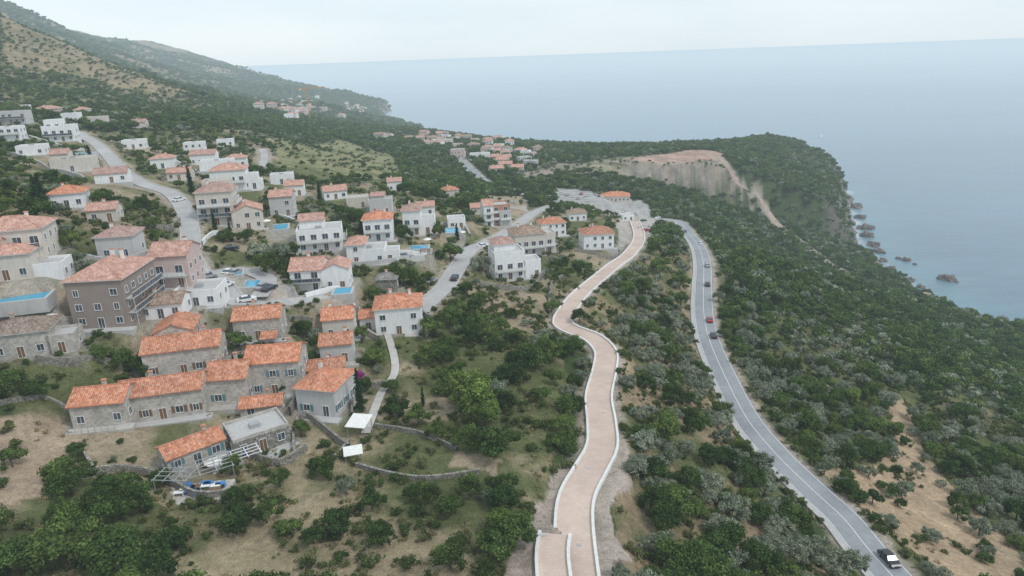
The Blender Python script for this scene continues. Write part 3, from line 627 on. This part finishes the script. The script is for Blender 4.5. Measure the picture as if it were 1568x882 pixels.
# ---------------------------------------------------------------- walls, pools, pergola
def wall(name,px,h=1.3,th=.45,mat='drystone'):
    g=GP(px); L=smooth_line(g,1.5); L[:,2]=Hf(L[:,0],L[:,1]); 
    zz=L[:,2].copy(); 
    for q in range(2): zz[1:-1]=(zz[:-2]+zz[1:-1]+zz[2:])/3
    L[:,2]=zz; mb=MB(); ribbon(mb,L,-th/2,th/2,h,mat,h+1.2); add(name,mb.mesh(name))
for px,h,mt in [([(115,735),(180,722),(240,725)],1.4,'drystone'),([(240,725),(300,765),(360,762)],1.6,'drystone'),([(125,690),(145,725)],1.4,'drystone'),
 ([(455,655),(470,640),(535,690)],1.4,'drystone'),([(450,665),(452,700)],1.3,'drystone'),([(380,700),(430,715),(470,690)],1.5,'drystone'),
 ([(480,730),(520,700),(535,680)],1.2,'drystone'),([(575,655),(640,665),(700,690)],.8,'drystone'),([(545,715),(640,735),(735,725)],.8,'drystone'),
 ([(445,580),(455,610),(445,640)],1.8,'drystone'),([(540,640),(545,600),(590,590)],1.2,'drystone'),([(320,585),(355,560),(380,545)],1.6,'drystone'),
 ([(60,565),(120,575),(160,560),(215,560)],1.3,'drystone'),([(550,470),(560,500),(580,520)],1.5,'stone'),([(640,470),(650,490),(672,500)],1.5,'drystone'),
 ([(130,395),(200,410),(232,402)],1.3,'concrete'),([(215,350),(262,345),(275,335)],1.4,'drystone'),([(200,340),(265,350)],1.,'drystone'),
 ([(595,388),(640,392),(662,385)],1.2,'white'),([(530,405),(600,410),(650,398)],1.4,'concrete'),([(470,470),(520,460),(545,475)],1.3,'white'),
 ([(730,440),(800,446),(835,432)],1.6,'drystone'),([(840,470),(845,440),(870,420)],1.4,'drystone'),([(310,375),(335,360),(360,362)],1.2,'white'),([(420,330),(450,340),(465,352)],1.2,'white'),
 ([(5,480),(70,478),(120,470)],1.3,'stone'),([(880,385),(940,392),(960,375)],1.2,'drystone'),([(0,620),(60,610),(105,618)],.9,'drystone'),([(822,824),(866,817)],.9,'concrete'),
 ([(0,232),(60,252),(130,275)],1.5,'concrete'),([(20,205),(90,225),(130,232)],1.5,'white'),([(270,250),(300,262),(345,276)],1.5,'white'),([(290,228),(330,238),(370,246)],1.3,'white'),([(560,480),(610,470),(645,452)],1.2,'drystone'),
 ([(380,480),(440,500),(480,500)],1.2,'drystone'),([(660,340),(700,345),(720,360)],1.2,'concrete')]:
    wall('stone_wall' if 'stone' in mt else 'garden_wall',px,h,.4,mt)
def pool(u,v,w,d,yaw=10,up=.2):
    g=G(u,v); z=surf(g[0],g[1])+up; mb=MB(); rn=.55
    for q in ((-w/2-rn,w/2+rn,-d/2-rn,-d/2),(-w/2-rn,w/2+rn,d/2,d/2+rn),(-w/2-rn,-w/2,-d/2,d/2),(w/2,w/2+rn,-d/2,d/2)): mb.box(*q,-2.6,.15,'concrete')
    mb.box(-w/2,w/2,-d/2,d/2,-1.6,.03,'water'); add('swimming_pool',mb.mesh('pool'),None,(g[0],g[1],z),math.radians(yaw))
for q in POOLS: pool(*q)
def canopy(u,v,w,d,h,mat,yaw,name='canopy',grid=False):
    g=G(u,v); z=surf(g[0],g[1]); mb=MB()
    for a in (-w/2+.1,w/2-.1):
        for b in (-d/2+.1,d/2-.1): mb.cyl((a,b,-1.5),(a,b,h),.07,.07,'metalg',6)
    if grid:
        for k in range(int(d/1.0)+1): y=-d/2+k*d/int(d/1.0); mb.box(-w/2-.2,w/2+.2,y-.05,y+.05,h+.12,h+.22,mat)
        for k in range(4): x=-w/2+k*w/3; mb.box(x-.06,x+.06,-d/2-.2,d/2+.2,h,h+.12,mat)
    else:
        mb.hull([(-w/2-.2,-d/2-.2,h),(w/2+.2,-d/2-.2,h),(w/2+.2,d/2+.2,h+.5),(-w/2-.2,d/2+.2,h+.5)],.1,mat)
    add(name,mb.mesh(name),None,(g[0],g[1],z),math.radians(yaw)); return g,z
canopy(552,665,3.2,3.4,2.5,'canvas',-12); canopy(542,703,2.6,1.7,1.4,'canvas',15,'garden_table_canopy')
canopy(320,735,7,4.5,2.4,'metalg',32,'pergola',True); canopy(370,716,6,3,2.4,'kerb',34,'pergola',True); canopy(272,748,5,3.2,2.3,'metalg',-6,'pergola',True)
canopy(415,535,3,3,2.2,'orange',10,'garden_pavilion'); canopy(655,395,4,4,2.4,'wood',5,'pergola',True); canopy(300,440,4,3,2.6,'canvas',10)
def slab(u,v,w,d,yaw,mat,name,zt=.3,extra=None):
    g=G(u,v); z=surf(g[0],g[1]); mb=MB(); mb.box(-w/2,w/2,-d/2,d/2,-2.5,zt,mat); 
    if extra: extra(mb,zt)
    add(name,mb.mesh(name),None,(g[0],g[1],z),math.radians(yaw))
def furn(mb,z):
    for k in range(14):
        x=rs.uniform(-3.4,3.4);y=rs.uniform(-2,2); mt=rs.choice(['tarp','tarp','tarp','canvas','wood','kerb'])
        mb.box(x-.7,x+.7,y-.4,y+.4,z+.62,z+.7,mt)
        for a in(-.6,.6): mb.box(x+a-.04,x+a+.04,y-.3,y+.3,z,z+.62,mt)
slab(306,758,9,5,8,'stone','paved_terrace',.5,furn)
slab(345,700,4,7,34,'concrete','paved_terrace',.3,furn)
slab(430,690,2.6,6,-30,'concrete','stone_steps',.1)
slab(55,520,6,4,15,'path','paved_terrace',.2)
slab(440,475,6,5,5,'path','paved_terrace',.2)
def umbrella(u,v):
    g=G(u,v); z=surf(g[0],g[1]); mb=MB(); mb.cyl((0,0,0),(0,0,2.5),.04,.03,'metalg',6)
    mb.cyl((0,0,0),(0,0,.12),.35,.35,'concrete',10)
    for k in range(8):
        a=k*math.pi/4;b=a+math.pi/4; mb.poly([(1.4*math.cos(a),1.4*math.sin(a),2.05),(1.4*math.cos(b),1.4*math.sin(b),2.05),(0,0,2.6)],'canvas')
    add('parasol',mb.mesh('parasol'),None,(g[0],g[1],z))
for q in ((75,482),(75,525),(655,376),(410,352),(708,362),(330,725)): umbrella(*q)
# ---------------------------------------------------------------- cars
def car_mesh(paint):
    mb=MB()
    prof=[(-2.1,.35),(-2.15,.75),(-1.95,.95),(-1.55,1.0),(-1.05,1.42),(.35,1.46),(1.0,1.0),(1.85,.88),(2.1,.68),(2.12,.35)]
    wd=lambda z:.88 if z<1.01 else .68
    k=mb.mi(paint); b=len(mb.v); nn=len(prof)
    for s_ in (-1,1):
        for x,z in prof: mb.v.append((x,s_*wd(z),z))
    mb.f.append(tuple(b+i for i in reversed([0,1,2,3,6,7,8,9]))[::-1]); mb.m.append(k); mb.f.append(tuple(b+nn+i for i in [0,1,2,3,6,7,8,9])); mb.m.append(k)
    g_=mb.mi('glass'); mb.f.append((b+3,b+4,b+5,b+6)); mb.m.append(g_); mb.f.append((b+nn+6,b+nn+5,b+nn+4,b+nn+3)); mb.m.append(g_)
    for i in range(nn-1):
        mt=g_ if i in (3,5) else k; mb.f.append((b+i,b+i+1,b+nn+i+1,b+nn+i)); mb.m.append(mt)
    mb.f.append((b,b+nn,b+nn+nn-1,b+nn-1)); mb.m.append(mb.mi('tyre'))
    for x in (-1.35,1.3):
        for s_ in (-1,1): mb.cyl((x,s_*.68,.33),(x,s_*.91,.33),.33,.33,'tyre',12); mb.cyl((x,s_*.905,.33),(x,s_*.925,.33),.19,.19,'metalg',8)
    for s_ in (-.6,.6): mb.box(2.06,2.14,s_-.18,s_+.18,.6,.74,'kerb'); mb.box(-2.17,-2.1,s_-.15,s_+.15,.68,.84,'cr')
    for s_ in (-1,1): mb.box(.55,.7,s_*.9-.09,s_*.9+.09,.98,1.1,paint)
    me=mb.mesh('car'); return me
cars={k:car_mesh(k) for k in('cw','cs','cb','cr','cblue')}
def onroad(L,u,v,off,flip,kind,lift,name='car'):
    g=G(u,v); k=int(((L[:,0]-g[0])**2+(L[:,1]-g[1])**2).argmin()); k=min(max(k,1),len(L)-2); t=L[k+1,:2]-L[k-1,:2]; t/=np.linalg.norm(t); n_=np.array([t[1],-t[0]])
    a=math.atan2(t[1],t[0])+(math.pi if flip else 0); p=L[k]; add(name,cars[kind],None,(p[0]+n_[0]*off,p[1]+n_[1]*off,p[2]+lift+.02),a)
for u,v,o,f_,k in [(1335,862,1.6,1,'cb'),(1094,521,1.6,0,'cb'),(1083,491,1.6,0,'cr'),(1085,441,1.6,0,'cb'),(1084,410,1.6,0,'cs'),(1072,377,1.6,0,'cw'),(1062,362,-1.6,1,'cb'),(1000,337,1.5,0,'cw'),(735,272,1.6,0,'cw'),(722,262,-1.6,1,'cs'),(845,303,1.5,0,'cs')]:
    onroad(main,u,v,o,f_,k,.10)
onroad(vl2,690,425,1.4,0,'cb',.14); onroad(vl1,370,466,0,0,'cw',.13); onroad(vl2,845,318,1,0,'cw',.14)
def parked(u,v,yaw,k):
    g=G(u,v); add('parked_car',cars[k],None,(g[0],g[1],surf(g[0],g[1])+.03),math.radians(yaw))
for u,v,y,k in [(905,297,80,'cw'),(911,299,80,'cs'),(917,301,80,'cblue'),(923,303,80,'cw'),(890,298,75,'cr'),(897,300,75,'cw'),(868,300,60,'cs'),(878,302,60,'cw'),(955,327,20,'cw'),(963,329,20,'cw'),(971,330,20,'cs'),(985,347,30,'cb'),(992,349,30,'cs'),(999,351,30,'cw'),(990,356,30,'cr'),(1002,345,10,'cw'),(980,352,30,'cw'),(940,322,20,'cs'),
 (355,383,10,'cb'),(345,437,60,'cw'),(405,452,70,'cs'),(415,458,70,'cb'),(660,425,60,'cs'),(740,378,30,'cw'),(135,385,0,'cs'),(60,405,10,'cw'),(730,262,60,'cw'),(712,244,60,'cs'),(748,280,30,'cw'),(765,268,30,'cs'),(360,415,80,'cs'),(350,412,80,'cw'),(620,402,5,'cs'),(860,297,60,'cw'),(885,305,75,'cs'),(900,308,75,'cw'),(835,295,60,'cb'),(770,310,40,'cw'),(785,312,40,'cs'),(318,418,30,'cs'),(275,310,60,'cw')]: parked(u,v,y,k)
# ---------------------------------------------------------------- trees
def np_mesh(name,V,Q,mi,shade,mats):
    me=bpy.data.meshes.new(name); me.from_pydata([tuple(x) for x in V],[],Q); 
    for m_ in mats: me.materials.append(MT[m_])
    me.polygons.foreach_set('material_index',mi); a=me.attributes.new('shade','FLOAT','POINT'); a.data.foreach_set('value',np.array(shade,np.float32)); me.update(); return me
import bmesh
def ico():
    bm=bmesh.new(); bmesh.ops.create_icosphere(bm,subdivisions=1,radius=1); v=np.array([x.co for x in bm.verts]); f=[tuple(q.index for q in x.verts) for x in bm.faces]; bm.free(); return v,f
IV,IF=ico()
def tree(name,leaf,seed,hgt,crx,crz,zc,ncl,nlf,ls,cr,shape='round',core=.62):
    r=np.random.default_rng(seed); V=[];Q=[];MI=[];SH=[]
    def tube(p0,p1,r0,r1,k=6):
        p0=Vector(p0);p1=Vector(p1); d=(p1-p0).normalized(); a=d.orthogonal().normalized(); c=d.cross(a); b=len(V)
        for p,q in((p0,r0),(p1,r1)):
            for i in range(k): t=2*math.pi*i/k; V.append(p+a*math.cos(t)*q+c*math.sin(t)*q); SH.append(.5)
        for i in range(k): j=(i+1)%k; Q.append((b+i,b+j,b+k+j,b+k+i)); MI.append(1)
    top=(r.normal()*.2,r.normal()*.2,zc*.75); tube((0,0,-.6),top,.26,.15)
    for i in range(ncl):
        if shape=='column':
            z=(i+.5)/ncl; a=r.uniform(0,6.28); q=crx*(1-z**1.8)*.55+.05; c=np.array([math.cos(a)*q*.5,math.sin(a)*q*.5,.5+z*hgt]); R_=cr*(.45+.75*(1-z**1.5))
        else:
            d=r.normal(size=3); d/=np.linalg.norm(d); d[2]=abs(d[2])*.95-.5*r.random(); q=r.uniform(.4,.98)**.6
            lob=1+.28*math.sin(3*math.atan2(d[1],d[0])+seed); c=np.array([d[0]*crx*q*lob,d[1]*crx*q*lob,zc+d[2]*crz*q]); R_=cr*r.uniform(.6,1.25)
        if i%4==0 and shape!='column': tube(top,tuple(c),.09,.03,4)
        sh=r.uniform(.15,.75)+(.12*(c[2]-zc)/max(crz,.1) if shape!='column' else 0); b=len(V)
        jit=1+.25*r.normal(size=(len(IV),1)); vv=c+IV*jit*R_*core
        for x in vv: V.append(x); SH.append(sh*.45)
        for q_ in IF: Q.append(tuple(b+k for k in q_)); MI.append(0)
        nl=int(nlf*(R_/cr)**2)
        dd=r.normal(size=(nl,3)); dd/=np.linalg.norm(dd,axis=1)[:,None]; dd[:,2]=np.where(dd[:,2]<-.3,-dd[:,2],dd[:,2])
        for d in dd:
            ctr=c+d*R_*r.uniform(.7,1.22); nrm=d+r.normal(size=3)*.55; nrm/=np.linalg.norm(nrm)
            t=np.cross(nrm,r.normal(size=3)); t/=np.linalg.norm(t)+1e-6; bt=np.cross(nrm,t); s_=ls*r.uniform(.5,1.3); b=len(V)
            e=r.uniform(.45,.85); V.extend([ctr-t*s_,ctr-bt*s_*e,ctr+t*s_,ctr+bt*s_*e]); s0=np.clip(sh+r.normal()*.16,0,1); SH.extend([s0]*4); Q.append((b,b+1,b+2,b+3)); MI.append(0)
    return np_mesh(name,V,Q,MI,SH,[leaf,'bark'])
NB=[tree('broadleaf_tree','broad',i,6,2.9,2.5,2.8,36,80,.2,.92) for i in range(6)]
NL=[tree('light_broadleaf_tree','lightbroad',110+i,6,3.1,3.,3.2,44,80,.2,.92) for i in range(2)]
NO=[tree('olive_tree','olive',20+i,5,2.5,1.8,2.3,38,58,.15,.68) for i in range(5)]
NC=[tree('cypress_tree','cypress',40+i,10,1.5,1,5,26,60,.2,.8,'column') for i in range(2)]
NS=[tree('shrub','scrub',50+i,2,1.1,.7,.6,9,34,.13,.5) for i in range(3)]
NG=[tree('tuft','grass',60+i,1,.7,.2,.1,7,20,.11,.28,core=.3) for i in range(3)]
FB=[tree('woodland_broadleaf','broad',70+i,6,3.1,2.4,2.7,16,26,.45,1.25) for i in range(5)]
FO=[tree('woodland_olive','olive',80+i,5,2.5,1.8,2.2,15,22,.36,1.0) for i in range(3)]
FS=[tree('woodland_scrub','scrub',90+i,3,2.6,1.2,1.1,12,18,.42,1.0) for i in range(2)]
print('treemesh',time.time()-T0)
def scatter(r0,r1,sp,amax,seed):
    r=np.random.default_rng(seed); xm=r1; g=np.arange(-xm,xm,sp); gy_=np.arange(0,r1,sp); gx_,gy2=np.meshgrid(g,gy_); x=gx_.ravel()+r.uniform(-.5,.5,gx_.size)*sp; y=gy2.ravel()+r.uniform(-.5,.5,gx_.size)*sp
    q=np.hypot(x,y); a=np.degrees(np.arctan2(x,y)); k=(q>r0)&(q<=r1)&(abs(a)<amax); x,y=x[k],y[k]
    k=cdist(x,y)>3; x,y=x[k],y[k]; h,rd,ri,pd=Hf(x,y,True); return x,y,h,rd,ri,pd,zoneid(x,y),r
def infront(x,y,reach=9):
    bad=np.zeros(x.shape,bool)
    for i,(px,py,pz,hw,hd,a,g) in enumerate(PADS):
        if math.hypot(px,py)>420: continue
        dx,dy=-px,-py; L_=math.hypot(dx,dy); dx/=L_;dy/=L_; s_=np.clip((x-px)*dx+(y-py)*dy,0,reach+hd); bad|=np.hypot(x-px-dx*s_,y-py-dy*s_)<max(hw,hd)*.75+.8
    return bad
def roadfront(x,y,rd):
    bad=np.zeros(x.shape,bool)
    for s_ in (3.,6.,9.):
        q=np.hypot(x,y); d_,_,ri=rdist(x+x/q*s_,y+y/q*s_); bad|=(d_<.6)&(ri!=4)&(ri!=7)
    return bad
zp=np.array([z_[4] for z_ in zones]+[1.2]); zo=np.array([z_[5] for z_ in zones]+[.16]); zs=np.array([z_[6] for z_ in zones]+[1.0])
x,y,h,rd,ri,pd,zi_,r=scatter(45,235,4.3,50,1)
clump=fbm(x/16,y/16,61,3); prob=zp[zi_]*(.4+1.2*sstep(.35,.65,clump))
bf=infront(x,y); rf_=roadfront(x,y,rd)
cnt=0
for i in range(len(x)):
    if rd[i]<1.9 or pd[i]<1.6 or r.random()>prob[i]: continue
    s_=zs[zi_[i]]*r.uniform(.6,1.15)
    if bf[i]:
        if r.random()<.6: continue
        s_*=.38
    if rd[i]<4: s_*=.6
    if rf_[i]: 
        if r.random()<.4: continue
        s_*=.4
    if r.random()<zo[zi_[i]]+(.2 if zi_[i]<0 and x[i]>60 else 0): me=NO[r.integers(5)]; nm='olive_tree'
    elif r.random()<.012: me=NC[r.integers(2)]; nm='cypress_tree'; s_*=.7
    else: me=NB[r.integers(6)]; nm='broadleaf_tree'
    o=add(nm,me,None,(x[i],y[i],h[i]-.1),r.uniform(0,6.28),(s_*r.uniform(.85,1.15),s_*r.uniform(.85,1.15),s_*r.uniform(.8,1.2))); cnt+=1
def put(nm,me,u,v,s_,sz=None):
    g=G(u,v); add(nm,me,None,(g[0],g[1],surf(g[0],g[1])-.1),rs.uniform(0,6),(s_,s_,sz or s_))
for u,v,s_ in [(690,600,.85),(660,560,.95),(760,700,1.1),(720,690,.8),(800,570,1.1),(780,590,.9),(825,565,.85),(850,590,.6),(770,630,.8),(640,650,.7),(610,640,.7),(370,815,.8),(515,820,.75),(585,835,.65),(430,745,.55),
 (100,870,1.15),(190,875,1.1),(240,885,.9),(155,805,.85),(30,880,.9),(200,790,.7),(410,800,.6),(690,790,.6),(770,780,.7),(720,760,.65),(570,780,.6),(655,770,.6),(790,830,.9),(20,600,.8),(60,610,.7),(20,715,.6),(120,700,.5),(760,860,.8),(690,870,.7),
 (60,345,1.2),(20,500,.8),(600,600,.5),(660,520,.9),(690,500,1.0),(735,470,.8),(600,430,1.),(620,440,1.1),(655,425,.6),(690,390,1.1),(410,425,1.0),(440,425,1.0),(400,395,.9),(350,520,.6),(465,520,.7),(575,560,.8),(215,560,.9),(190,560,.8),(160,560,.6),(440,600,.5),
 (1040,880,1.0),(1090,860,.9),(1010,790,.95),(1120,850,1.0),(1080,900,1.1),(1160,880,.95),(1000,740,.85),(1010,420,1.3),(1040,440,1.2),(980,450,1.1),(960,455,1.0),(1000,390,1.0),(1030,400,1.),(545,340,.9),(480,290,1.1),(640,300,1.3),(620,300,1.2),(660,305,1.1),(560,230,1.)]: put('broadleaf_tree',NB[rs.randrange(6)],u,v,s_)
for u,v,s_ in [(722,632,1.35),(745,655,.9),(110,850,1.0),(770,820,.7),(1300,620,.9)]: put('light_broadleaf_tree',NL[rs.randrange(2)],u,v,s_)
for u,v,s_,z_ in [(552,630,.72,.85),(295,302,1.,.95),(68,318,1.2,.85),(60,318,1.,.8),(490,308,.8,.7),(700,365,.7,.6),(330,355,.6,.6),(355,370,.6,.55),(140,250,.9,.7)]: put('cypress_tree',NC[rs.randrange(2)],u,v,s_,z_)
for u,v,s_ in [(985,505,1.),(960,500,1.),(1010,520,1.),(975,535,1.),(1000,555,1.),(965,470,.9),(1030,500,1.),(1050,560,.95),(1080,600,.95),(1110,640,.9),(1060,580,.9),(985,700,1.),(960,600,.7),(1120,790,1.),(1200,800,1.),(1240,860,1.1),(1300,880,1.1),(1170,760,.9),(735,420,1.3),(850,410,1.),(400,400,1.2),(430,400,1.2),(1500,820,1.),(1540,740,1.),(1240,650,1.2),(1290,690,1.),(1380,760,.9),(1145,480,1.2),(1150,530,1.1),(1215,610,1.1),(1190,580,1.1),(1100,470,1.),(1130,455,1.2)]: put('olive_tree',NO[rs.randrange(5)],u,v,s_)
g=G(545,590); mb=tree('bougainvillea','magenta',99,2,1.6,1.,1.2,12,40,.14,.55); add('bougainvillea',mb,None,(g[0],g[1],surf(g[0],g[1])),0,1.2); g=G(520,578); add('bougainvillea',mb,None,(g[0],g[1],surf(g[0],g[1])),2,.9)
print('near trees',cnt,time.time()-T0)
# instanced woodland
def gn(name,pts,scl,rot,idx,meshes,cname):
    col=bpy.data.collections.new(cname)
    for i,me in enumerate(meshes): col.objects.link(bpy.data.objects.new('%s_%02d'%(cname,i),me))
    me=bpy.data.meshes.new(name); me.vertices.add(len(pts)); me.vertices.foreach_set('co',np.array(pts,np.float32).ravel())
    for nm,ty,dt in(('scl','FLOAT',scl),('rot','FLOAT',rot),('idx','INT',idx)): a=me.attributes.new(nm,ty,'POINT'); a.data.foreach_set('value',np.array(dt,np.int32 if ty=='INT' else np.float32))
    o=add(name,me); ng=bpy.data.node_groups.new(name,'GeometryNodeTree'); ng.interface.new_socket('Geometry',in_out='INPUT',socket_type='NodeSocketGeometry'); ng.interface.new_socket('Geometry',in_out='OUTPUT',socket_type='NodeSocketGeometry')
    N=ng.nodes.new; I=N('NodeGroupInput');O=N('NodeGroupOutput');ci=N('GeometryNodeCollectionInfo');ci.inputs['Collection'].default_value=col;ci.inputs['Separate Children'].default_value=True;ci.inputs['Reset Children'].default_value=True
    ip=N('GeometryNodeInstanceOnPoints'); ip.inputs['Pick Instance'].default_value=True
    def na_(n_,t): q=N('GeometryNodeInputNamedAttribute'); q.data_type=t; q.inputs['Name'].default_value=n_; return q.outputs['Attribute']
    cb=N('ShaderNodeCombineXYZ'); l=ng.links.new
    l(I.outputs[0],ip.inputs['Points']);l(ci.outputs[0],ip.inputs['Instance']);l(na_('idx','INT'),ip.inputs['Instance Index']);l(na_('rot','FLOAT'),cb.inputs[2]);l(cb.outputs[0],ip.inputs['Rotation']);l(na_('scl','FLOAT'),ip.inputs['Scale']);l(ip.outputs[0],O.inputs[0])
    md=o.modifiers.new('scatter','NODES'); md.node_group=ng; print(name,len(pts))
PT=[];SC=[];RO=[];ID=[]
def wood(r0,r1,sp,amax,seed,mul,far=False,head=False):
    x,y,h,rd,ri,pd,zi_,r=scatter(r0,r1,sp,amax,seed); clump=fbm(x/25,y/25,61,3); pr=zp[zi_]*(.55+.8*sstep(.3,.6,clump)); bf=infront(x,y,14); rf_=roadfront(x,y,rd) if not far else np.zeros(x.shape,bool)
    if far:
        fn=fbm(x/110,y/110,41,5); pr=np.where(zi_<0,pr*(1-.7*sstep(.46,.58,fn)*sstep(70,140,h)*sstep(900,1300,np.hypot(x,y))),pr)
    if head: pr=pr*((x>HEADX0)&(y>HEADY0)&(zi_<0))
    cd=cdist(x,y); hd=sstep(590,660,y)*(x>100); pr=pr*sstep(3+hd*3,12+hd*8,cd+r.uniform(-8,8,x.size)+(fbm(x/20,y/20,77,3)-.5)*22*hd)
    ok=(rd>2.5)&(pd>2)&(~bf)&(r.random(x.size)<pr)&~(rf_&(r.random(x.size)<.5))
    ol=zo[zi_]+.3*sstep(.45,.6,fbm(x/40,y/40,88,3))*(zi_<0)*(x>20)
    for i in np.nonzero(ok)[0]:
        s_=zs[zi_[i]]*r.uniform(.55,1.15)*mul; 
        if rf_[i] or rd[i]<4: s_*=.5
        q=r.random()
        if q<ol[i]: k=5+r.integers(3)
        elif q>.88: k=8+r.integers(2)
        else: k=r.integers(5)
        PT.append((x[i],y[i],h[i]-.3));SC.append(s_);RO.append(r.uniform(0,6.28));ID.append(k)
wood(235,520,4.2,48,2,.92); wood(520,1250,5.4,46,3,1.0,True); wood(430,1150,4.6,46,13,.85,True,True); wood(1250,3300,11.5,44,4,1.9,True)
gn('woodland',PT,SC,RO,ID,FB+FO+FS,'woodland_plants')
# undergrowth
x,y,h,rd,ri,pd,zi_,r=scatter(45,240,1.3,48,9); cl=fbm(x/6,y/6,71,3); pr=np.where(zi_<0,.4,np.where(np.isin(zi_,[4,8,15,16,17,18,19,20,21,22,24]),.08,.46))*sstep(.36,.6,cl)*1.5
ok=(rd>.8)&(pd>1.)&(r.random(x.size)<pr); k=np.nonzero(ok)[0]
idx=np.where(r.random(len(k))<.5,r.integers(0,3,len(k)),3+r.integers(0,3,len(k)))
gn('undergrowth',np.stack([x[k],y[k],h[k]-.05],1),r.uniform(.3,1.1,len(k)),r.uniform(0,6.28,len(k)),idx,NS+NG,'undergrowth_plants')
# ---------------------------------------------------------------- shore rocks, boats, crane
def rockmesh(seed):
    bm=bmesh.new(); bmesh.ops.create_icosphere(bm,subdivisions=4,radius=1); r=random.Random(seed)
    from mathutils import noise as mn
    for v in bm.verts:
        q=v.co.copy(); f_=1+.55*mn.fractal(q*1.3+Vector((seed*5,0,0)),1.,2.,5); v.co=q*f_; v.co.z*=.75
    me=bpy.data.meshes.new('rock'); bm.to_mesh(me); bm.free(); me.materials.append(MT['rock']); return me
RM=[rockmesh(i) for i in range(4)]
for u,v,s_ in [(1450,428,6.2),(1388,399,3.6),(1375,396,2.6),(1400,405,2.),(1458,431,3.6),(1345,386,5),(1432,458,3.4),(1408,440,3),(1535,490,3.5),(1336,376,6),(1328,362,6),(1325,350,7),(1318,334,6),(1310,318,7),(1298,305,6),(1284,293,6),(1272,282,7),(1352,400,4),(1365,412,4),(1390,430,4),(1420,452,4),(1450,470,4),(1480,482,4)]:
    p=P(u,v,0); add('sea_rock',RM[rs.randrange(4)],None,(p[0],p[1],-.3*s_*.3),rs.uniform(0,6),s_)
def boat(u,v,s_):
    p=P(u,v,0); mb=MB(); L_=[(-4,-1.3),(3,-1.3),(5,0),(3,1.3),(-4,1.3)]
    mb.hull([(a,b,1.2) for a,b in L_],1.4,'canvas'); mb.box(-2,1.2,-.9,.9,1.2,2.6,'canvas'); mb.box(-1.8,1.25,-.92,.92,1.7,2.2,'glass'); mb.cyl((-1,0,2.6),(-1,0,4.5),.06,.04,'metalg')
    add('motor_boat',mb.mesh('boat'),None,(p[0],p[1],0),.6,s_)
boat(1257,209,1.3); boat(1083,104,4)
g=G(475,186); mb=MB()
for a,b in((-.8,-.8),(.8,-.8),(.8,.8),(-.8,.8)): mb.cyl((a,b,0),(a,b,42),.15,.15,'orangep',4)
for k in range(20): mb.cyl((-.8,-.8,k*2.1),(.8,-.8,k*2.1+2.1),.08,.08,'orangep',4); mb.cyl((.8,.8,k*2.1),(-.8,.8,k*2.1+2.1),.08,.08,'orangep',4)
mb.box(-10,26,-.5,.5,42,42.8,'orangep'); mb.box(-10,-7,-1,1,39.5,42,'concrete'); mb.cyl((0,0,42),(0,0,48),.3,.1,'orangep',4); mb.cyl((0,0,48),(24,0,42.9),.08,.08,'orangep',4)
add('tower_crane',mb.mesh('crane'),None,tuple(g),.6)
# ---------------------------------------------------------------- light, sky, camera
el,az=math.radians(52),math.radians(125)   # sun from right, slightly behind the drone
sd=Vector((math.sin(az)*math.cos(el),math.cos(az)*math.cos(el),math.sin(el)))
w=bpy.data.worlds.new('World'); sc.world=w; w.use_nodes=True; nt=w.node_tree; nt.nodes.clear()
sk=nt.nodes.new('ShaderNodeTexSky'); sk.sky_type='NISHITA'; sk.sun_disc=False; sk.sun_elevation=el; sk.sun_rotation=az; sk.altitude=180; sk.air_density=1.; sk.dust_density=1.; sk.ozone_density=1.
hs=nt.nodes.new('ShaderNodeHueSaturation'); hs.inputs['Saturation'].default_value=.7; bg=nt.nodes.new('ShaderNodeBackground'); bg.inputs[1].default_value=.12; ow=nt.nodes.new('ShaderNodeOutputWorld')
vm=nt.nodes.new('ShaderNodeMix'); vm.data_type='RGBA'; vm.inputs[0].default_value=.8
tn=nt.nodes.new('ShaderNodeTexNoise'); tn.inputs['Scale'].default_value=3.; tn.inputs['Detail'].default_value=4; tc=nt.nodes.new('ShaderNodeTexCoord'); mp=nt.nodes.new('ShaderNodeMapping'); mp.inputs['Scale'].default_value=(1,1,5)
cr_=nt.nodes.new('ShaderNodeValToRGB'); cr_.color_ramp.elements[0].position=.3; cr_.color_ramp.elements[0].color=(6.7,7.8,8.5,1); cr_.color_ramp.elements[1].position=.7; cr_.color_ramp.elements[1].color=(7.7,8.5,8.95,1)
nt.links.new(tc.outputs['Generated'],mp.inputs[0]); nt.links.new(mp.outputs[0],tn.inputs['Vector']); nt.links.new(tn.outputs['Fac'],cr_.inputs[0])
nt.links.new(sk.outputs[0],hs.inputs['Color']); nt.links.new(hs.outputs[0],vm.inputs[6]); nt.links.new(cr_.outputs[0],vm.inputs[7]); nt.links.new(vm.outputs[2],bg.inputs[0]); nt.links.new(bg.outputs[0],ow.inputs[0])
sl=bpy.data.lights.new('sun','SUN'); sl.energy=1.5; sl.angle=math.radians(10); sl.color=(1,.97,.93); so=bpy.data.objects.new('sun',sl); sc.collection.objects.link(so); so.rotation_euler=sd.to_track_quat('Z','Y').to_euler()
cd_=bpy.data.cameras.new('camera'); cam=bpy.data.objects.new('camera',cd_); sc.collection.objects.link(cam); cd_.sensor_width=36; cd_.lens=36*1045/1568.; cd_.clip_start=.5; cd_.clip_end=200000
mt=Matrix(((R[0],U[0],-F[0],0),(R[1],U[1],-F[1],0),(R[2],U[2],-F[2],180),(0,0,0,1))); cam.matrix_world=mt; sc.camera=cam
sc.view_settings.view_transform='Standard'; sc.view_settings.look='None'; sc.view_settings.exposure=0
print('done',time.time()-T0)
